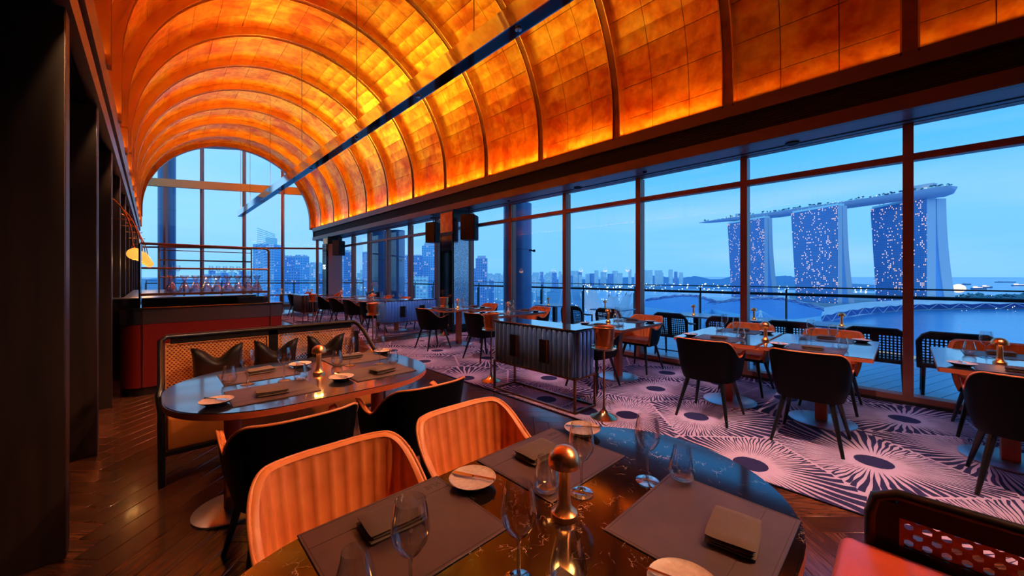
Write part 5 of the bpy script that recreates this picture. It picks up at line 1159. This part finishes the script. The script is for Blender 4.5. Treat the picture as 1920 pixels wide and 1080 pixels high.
# ---- curved blue roofs of the convention halls
def hall(near, farr, zr, label, nz=9, ew=10, eh=4.5):
    """near / far: (bearing, distance) polylines of the two long edges of a curved membrane roof"""
    def pl(L, s):
        q = s*(len(L)-1); i = min(int(q), len(L)-2); f_ = q-i; a_, c_ = far(*L[i]), far(*L[i+1])
        p0, p3 = (far(*L[i-1]) if i else a_*2-c_), (far(*L[i+2]) if i+2 < len(L) else c_*2-a_)
        return .5*((2*a_)+(c_-p0)*f_+(2*p0-5*a_+4*c_-p3)*f_*f_+(3*a_-p0-3*c_+p3)*f_**3)
    O = far(*near[0]); t = thing('exhibition_hall', label, 'building', (O.x, O.y, GZ)); b = MB()
    def pf(s, v, dz=0): p = pl(near, s).lerp(pl(farr, s), v)-O; return (p.x, p.y, zr+2.5*sin(pi*v)+dz)
    b.grid(pf, 24, 5); ob('curved_roof', b.mesh('curved_roof', 'roofblue', angle=60), t)
    b = MB(); b.grid(lambda s, v: (lambda q: (q[0], q[1], q[2]*v))(pf(s, 0)), 24, 1); ob('glazed_front', b.mesh('glazed_front', 'office_blue', smooth=False), t)
    b = MB(); n = nz*2; lo = [Vector(pf(i/n, 1, -.5)) for i in range(n+1)]
    hi = [Vector(pf(i/n, 1, eh*(1.0 if i % 2 else .72))) for i in range(n+1)]; bt = [Vector(pf(i/n, 1, eh*(.45 if i % 2 else .12))) for i in range(n+1)]; bk = [Vector(pf(i/n, 1+ew/150, eh*.9)) for i in range(n+1)]
    for i in range(n): b.add([bt[i], bt[i+1], hi[i+1], hi[i], bk[i], bk[i+1]], [(0, 1, 2, 3), (3, 2, 5, 4)])
    ob('white_edge', b.mesh('white_edge', 'roofedge', smooth=False), t)
    b = MB(); b.add([p for p in lo]+[p for p in hi], [(i, i+1, n+2+i, n+1+i) for i in range(n)]); ob('edge_band', b.mesh('edge_band', 'roofband', smooth=False), t, (0, 0, 0))
    for i in range(nz):
        s0 = (i+.5)/nz; b = MB(); b.tube([pf(s0-.3/nz, .985, eh*.4), pf(s0, .93, .3), pf(s0+.3/nz, .985, eh*.4)], .25, 4); ob('brace', b.mesh('brace', 'roofedge', smooth=False), t)
    return t
M['roofband'] = mat('dark_blue_roof_band', (.03, .13, .50), .5)
def canopy(line, zr, h_, label, nz):
    """white zigzag-edged canopy of the arcade on the far quay"""
    O = far(*line[0]); t = thing('quay_arcade', label, 'building', (O.x, O.y, GZ)); n = nz*2
    def pt(s, dz, dd=0):
        q = s*(len(line)-1); i = min(int(q), len(line)-2); f_ = q-i; f_ = f_; a_, c_ = line[i], line[i+1]; p = far(a_[0]+(c_[0]-a_[0])*f_, a_[1]+(c_[1]-a_[1])*f_+dd)-O; return (p.x, p.y, dz)
    b = MB(); S = [i/n for i in range(n+1)]
    lo = [pt(s_, zr+(0 if i % 2 else h_*.35)) for i, s_ in enumerate(S)]; hi = [pt(s_, zr+h_*.75, 18) for s_ in S]; bk = [pt(s_, zr+h_, 60) for s_ in S]
    b.add(lo+hi+bk, [(i, i+1, n+2+i, n+1+i) for i in range(n)]+[(n+1+i, n+2+i, 2*n+3+i, 2*n+2+i) for i in range(n)]); ob('white_canopy', b.mesh('white_canopy', 'roofedge', smooth=False), t)
    b = MB(); b.add([pt(s_, 0, 22) for s_ in S]+[pt(s_, zr+h_*.5, 22) for s_ in S], [(i, i+1, n+2+i, n+1+i) for i in range(n)]); ob('glazed_front', b.mesh('glazed_front', 'roofband', smooth=False), t)
    for i in range(nz): b = MB(); b.tube([lo[2*i], pt((2*i+1)/n, .5), lo[2*i+2]], .35, 4); ob('brace', b.mesh('brace', 'roofedge', smooth=False), t)
canopy([(1500, 395), (1540, 452), (1580, 515), (1620, 566), (1660, 602), (1700, 632), (1760, 655), (1830, 664), (1920, 668), (2060, 670)], 9, 6, 'white zigzag-edged arcade canopy along the far quay below the hotel', 15)
hall([(1318, 440), (1400, 352), (1480, 320), (1540, 345)], [(1325, 470), (1400, 575), (1465, 575), (1545, 395)], 22, 'middle blue curved roof before the hotel towers', nz=8)
hall([(1208, 450), (1250, 405), (1290, 365), (1340, 425)], [(1210, 540), (1268, 660), (1305, 650), (1345, 500)], 22, 'left small blue curved roof beside the lotus building', nz=8)
def mast(px, d, hh, label):
    p = far(px, d); t = thing('cable_mast', label, 'mast', (p.x, p.y, GZ)); vd2 = Vector((p.y, -p.x, 0)).normalized()
    for s in (-1, 1): b = MB(); b.tube([vd2*(s*hh*.16), Vector((0, 0, hh))], .55, 6); ob('strut', b.mesh('strut', 'roofedge'), t)
    b = MB()
    for s in (-1, 1):
        for q in (.5, .8, 1.1): b.tube([Vector((0, 0, hh)), vd2*(s*hh*q)+Vector((0, 0, hh*.35))], .09, 3)
    ob('cable', b.mesh('cable', 'roofedge'), t)
for x, d, h_, lab in ((1426, 270, 34, 'white A-shaped cable mast left of the middle near mullion'), (1515, 250, 30, 'white A-shaped cable mast at the left end of the bay water'), (1295, 330, 26, 'white cable mast over the left blue roof')): mast(x, d, h_, lab)
for i, x in enumerate((1235, 1258, 1277, 1300, 1322, 1342, 1362)):
    p = far(x, 305-i*4); b = MB(); b.tube([(0, 0, 0), (0, 0, 14)], .5, 5); b.box((0, 0, 14), (2.5, 2.5, .5)); tag(ob('light_mast', b.mesh('light_mast', 'roofedge'), None, (p.x, p.y, GZ)), f'white promenade mast, {("first","second","third","fourth","fifth","sixth","seventh")[i]} from the left in the row before the blue roofs', 'mast', 'white promenade masts')
# boardwalk in front of the halls with palms and bollards
strip('boardwalk', [(1440, 285), (1560, 278), (1700, 247), (1920, 205), (2100, 180)], [(1440, 305), (1560, 325), (1700, 276), (1920, 226), (2100, 200)], GZ+.8, 'boardwalk')
for i in range(9):
    x = 1553+i*46; p = far(x, 318-i*12.5); b = MB(); b.tube([(0, 0, 0), (0, 0, 9.5)], .35, 6); b.box((0, 0, 9.6), (1.4, 1.4, .3)); tag(ob('waterfront_mast', b.mesh('waterfront_mast', 'roofedge'), None, (p.x, p.y, GZ)), 'white boardwalk mast beside the bay water, %s from the left' % ('first', 'second', 'third', 'fourth', 'fifth', 'sixth', 'seventh', 'eighth', 'ninth')[i], 'mast', 'boardwalk masts')
b = MB(); rr = random.Random(3)
def clump(b, p, s, n=5):
    for _ in range(n): b.lathe([(0, -s*.5), (s*.7, 0), (0, s*.6)], 6, (p.x+rr.uniform(-s, s), p.y+rr.uniform(-s, s), p.z+rr.uniform(0, s)), cap=False)
for _ in range(120): p = (lambda x: far(x, 290-(x-1500)*.16+rr.uniform(-24, 4), GZ+1.5))(rr.uniform(1470, 1960)); clump(b, p, rr.uniform(1, 2), 3)
for _ in range(120): p = far(rr.uniform(1190, 1460), rr.uniform(200, 300), GZ+1.0); clump(b, p, rr.uniform(1.2, 2.5), 3)
tag(ob('waterfront_planting', b.mesh('waterfront_planting', 'veg')), 'dark green planting along the waterfront below the terrace', 'plants', kind='stuff')
b = MB()
for _ in range(220): p = far(rr.uniform(1790, 1960), rr.uniform(720, 1100), GZ+2); clump(b, p, rr.uniform(3, 7), 3)
for x, d in ((1250, 560), (1345, 520), (1355, 520), (1335, 530)): clump(b, far(x, d, GZ+14), 7, 10)
tag(ob('garden_trees', b.mesh('garden_trees', 'veg')), 'clumps of dark garden trees by the bay', 'trees', kind='stuff')
for i, (x, lab) in enumerate(((1355, 'slim footbridge'),)):
    pass
# giant wheel rim sliver, sphere, ships
b = MB(); c_ = far(1062, 760, GZ+88); vd3 = Vector((c_.x, c_.y, 0)).normalized()
b.tube([(vd3.x*75*cos(a), vd3.y*75*cos(a), 75*sin(a)) for a in [2*pi*i/48 for i in range(48)]], .9, 5, closed=True)
for i in range(12): a = 2*pi*i/12; b.tube([(0, 0, 0), (vd3.x*75*cos(a), vd3.y*75*cos(a), 75*sin(a))], .15, 3)
for s in (-1, 1): b.tube([(0, 0, 0), (s*vd3.y*14, -s*vd3.x*14, -88)], 1, 5)
tag(ob('observation_wheel', b.mesh('observation_wheel', 'hotel_white'), None, c_), 'tall white observation wheel seen edge-on beside the second mullion', 'wheel')
p = far(1797, 1000, GZ+26); b = MB(); b.lathe([(0, -10)]+[(13.5*sin(R(a)), -11.5*cos(R(a))) for a in range(15, 180, 15)]+[(0, 11.5)], 20, cap=False); tag(ob('glowing_dome', b.mesh('glowing_dome', 'lamp_warm'), None, p), 'glowing pink sphere above the bay right of the hotel', 'dome')
M['lamp_warm2'] = mat('lit_dome', (1, .7, .5), .5, emit=(1, .62, .42), es=.9); bpy.data.objects['glowing_dome'].data.materials[0] = M['lamp_warm2']
M['shiphull'] = mat('ship_hull', (.12, .25, .42), .6)
for i, (x, d, L_, lab) in enumerate(((1812, 2600, 52, 'small lit ship right of the glowing sphere'), (1835, 1700, 60, 'pink-lit ship nearest the garden shore'), (1850, 1900, 45, 'white-lit ship beside the pink-lit ship'), (1885, 3600, 190, 'long dark tanker on the sea horizon'), (1912, 2300, 90, 'white-lit ship at the right edge of the sea'))):
    p = far(x, d, GZ-1); t = thing('ship', lab, 'ship', p, -YAW); b = MB(); b.add([(-L_/2, -5, 0), (L_/2, -5, 0), (L_/2+5, 0, 6), (L_/2, 5, 0), (-L_/2, 5, 0), (-L_/2-2, -6, 7), (L_/2, -6, 7), (L_/2+9, 0, 8), (L_/2, 6, 7), (-L_/2-2, 6, 7)], [(0, 1, 6, 5), (1, 2, 7, 6), (2, 3, 8, 7), (3, 4, 9, 8), (4, 0, 5, 9), (5, 6, 7, 8, 9)]); ob('hull', b.mesh('hull', 'shiphull', smooth=False), t)
    b = MB(); b.box((-L_*.25, 0, 10), (L_*.2, 8, 8)); b.box((L_*.1, 0, 8.5), (L_*.3, 6, 2)); ob('deckhouse', b.mesh('deckhouse', 'lamp_warm2' if i in (1, 2, 4) else 'hotel_white', smooth=False), t)
# neon sign building, lit fairground ring
p = far(636.5, 300); t = thing('neon_sign_tower', 'small mast with pink neon rings beyond the far pillar', 'sign', (p.x, p.y, GZ)); b = MB(); b.tube([(0, 0, 0), (0, 0, 72)], .6, 6); ob('mast', b.mesh('mast', 'hotel_white'), t)
for k in range(4): b = MB(); b.tube([(1.6*cos(a), 1.6*sin(a), 62+k*2.3) for a in [2*pi*i/14 for i in range(14)]], .35, 5, closed=True); ob('neon_ring', b.mesh('neon_ring', 'magenta'), t)
p = far(1025, 420); b = MB()
for k in range(3): b.tube([((34+9*k)*cos(a), (34+9*k)*sin(a), 1.2) for a in [2*pi*i/50 for i in range(50)]], .45, 4, closed=True)
M['lamp_dim'] = mat('lit_ring', (1, .7, .4), .5, emit=(1, .62, .28), es=1.6); tag(ob('lit_plaza_rings', b.mesh('lit_plaza_rings', 'lamp_dim'), None, (p.x, p.y, GZ)), 'warm glowing rings of the waterfront plaza right of the round column', 'lights')
p = far(925, 330, GZ); b = MB(); b.lathe([(26, 0), (25, 7), (18, 13), (8, 16), (0, 17)], 26, cap=False); tag(ob('domed_hall', b.mesh('domed_hall', 'office_pale'), None, p), 'pale spiky-roofed dome hall below the terrace right of the pillar', 'building')
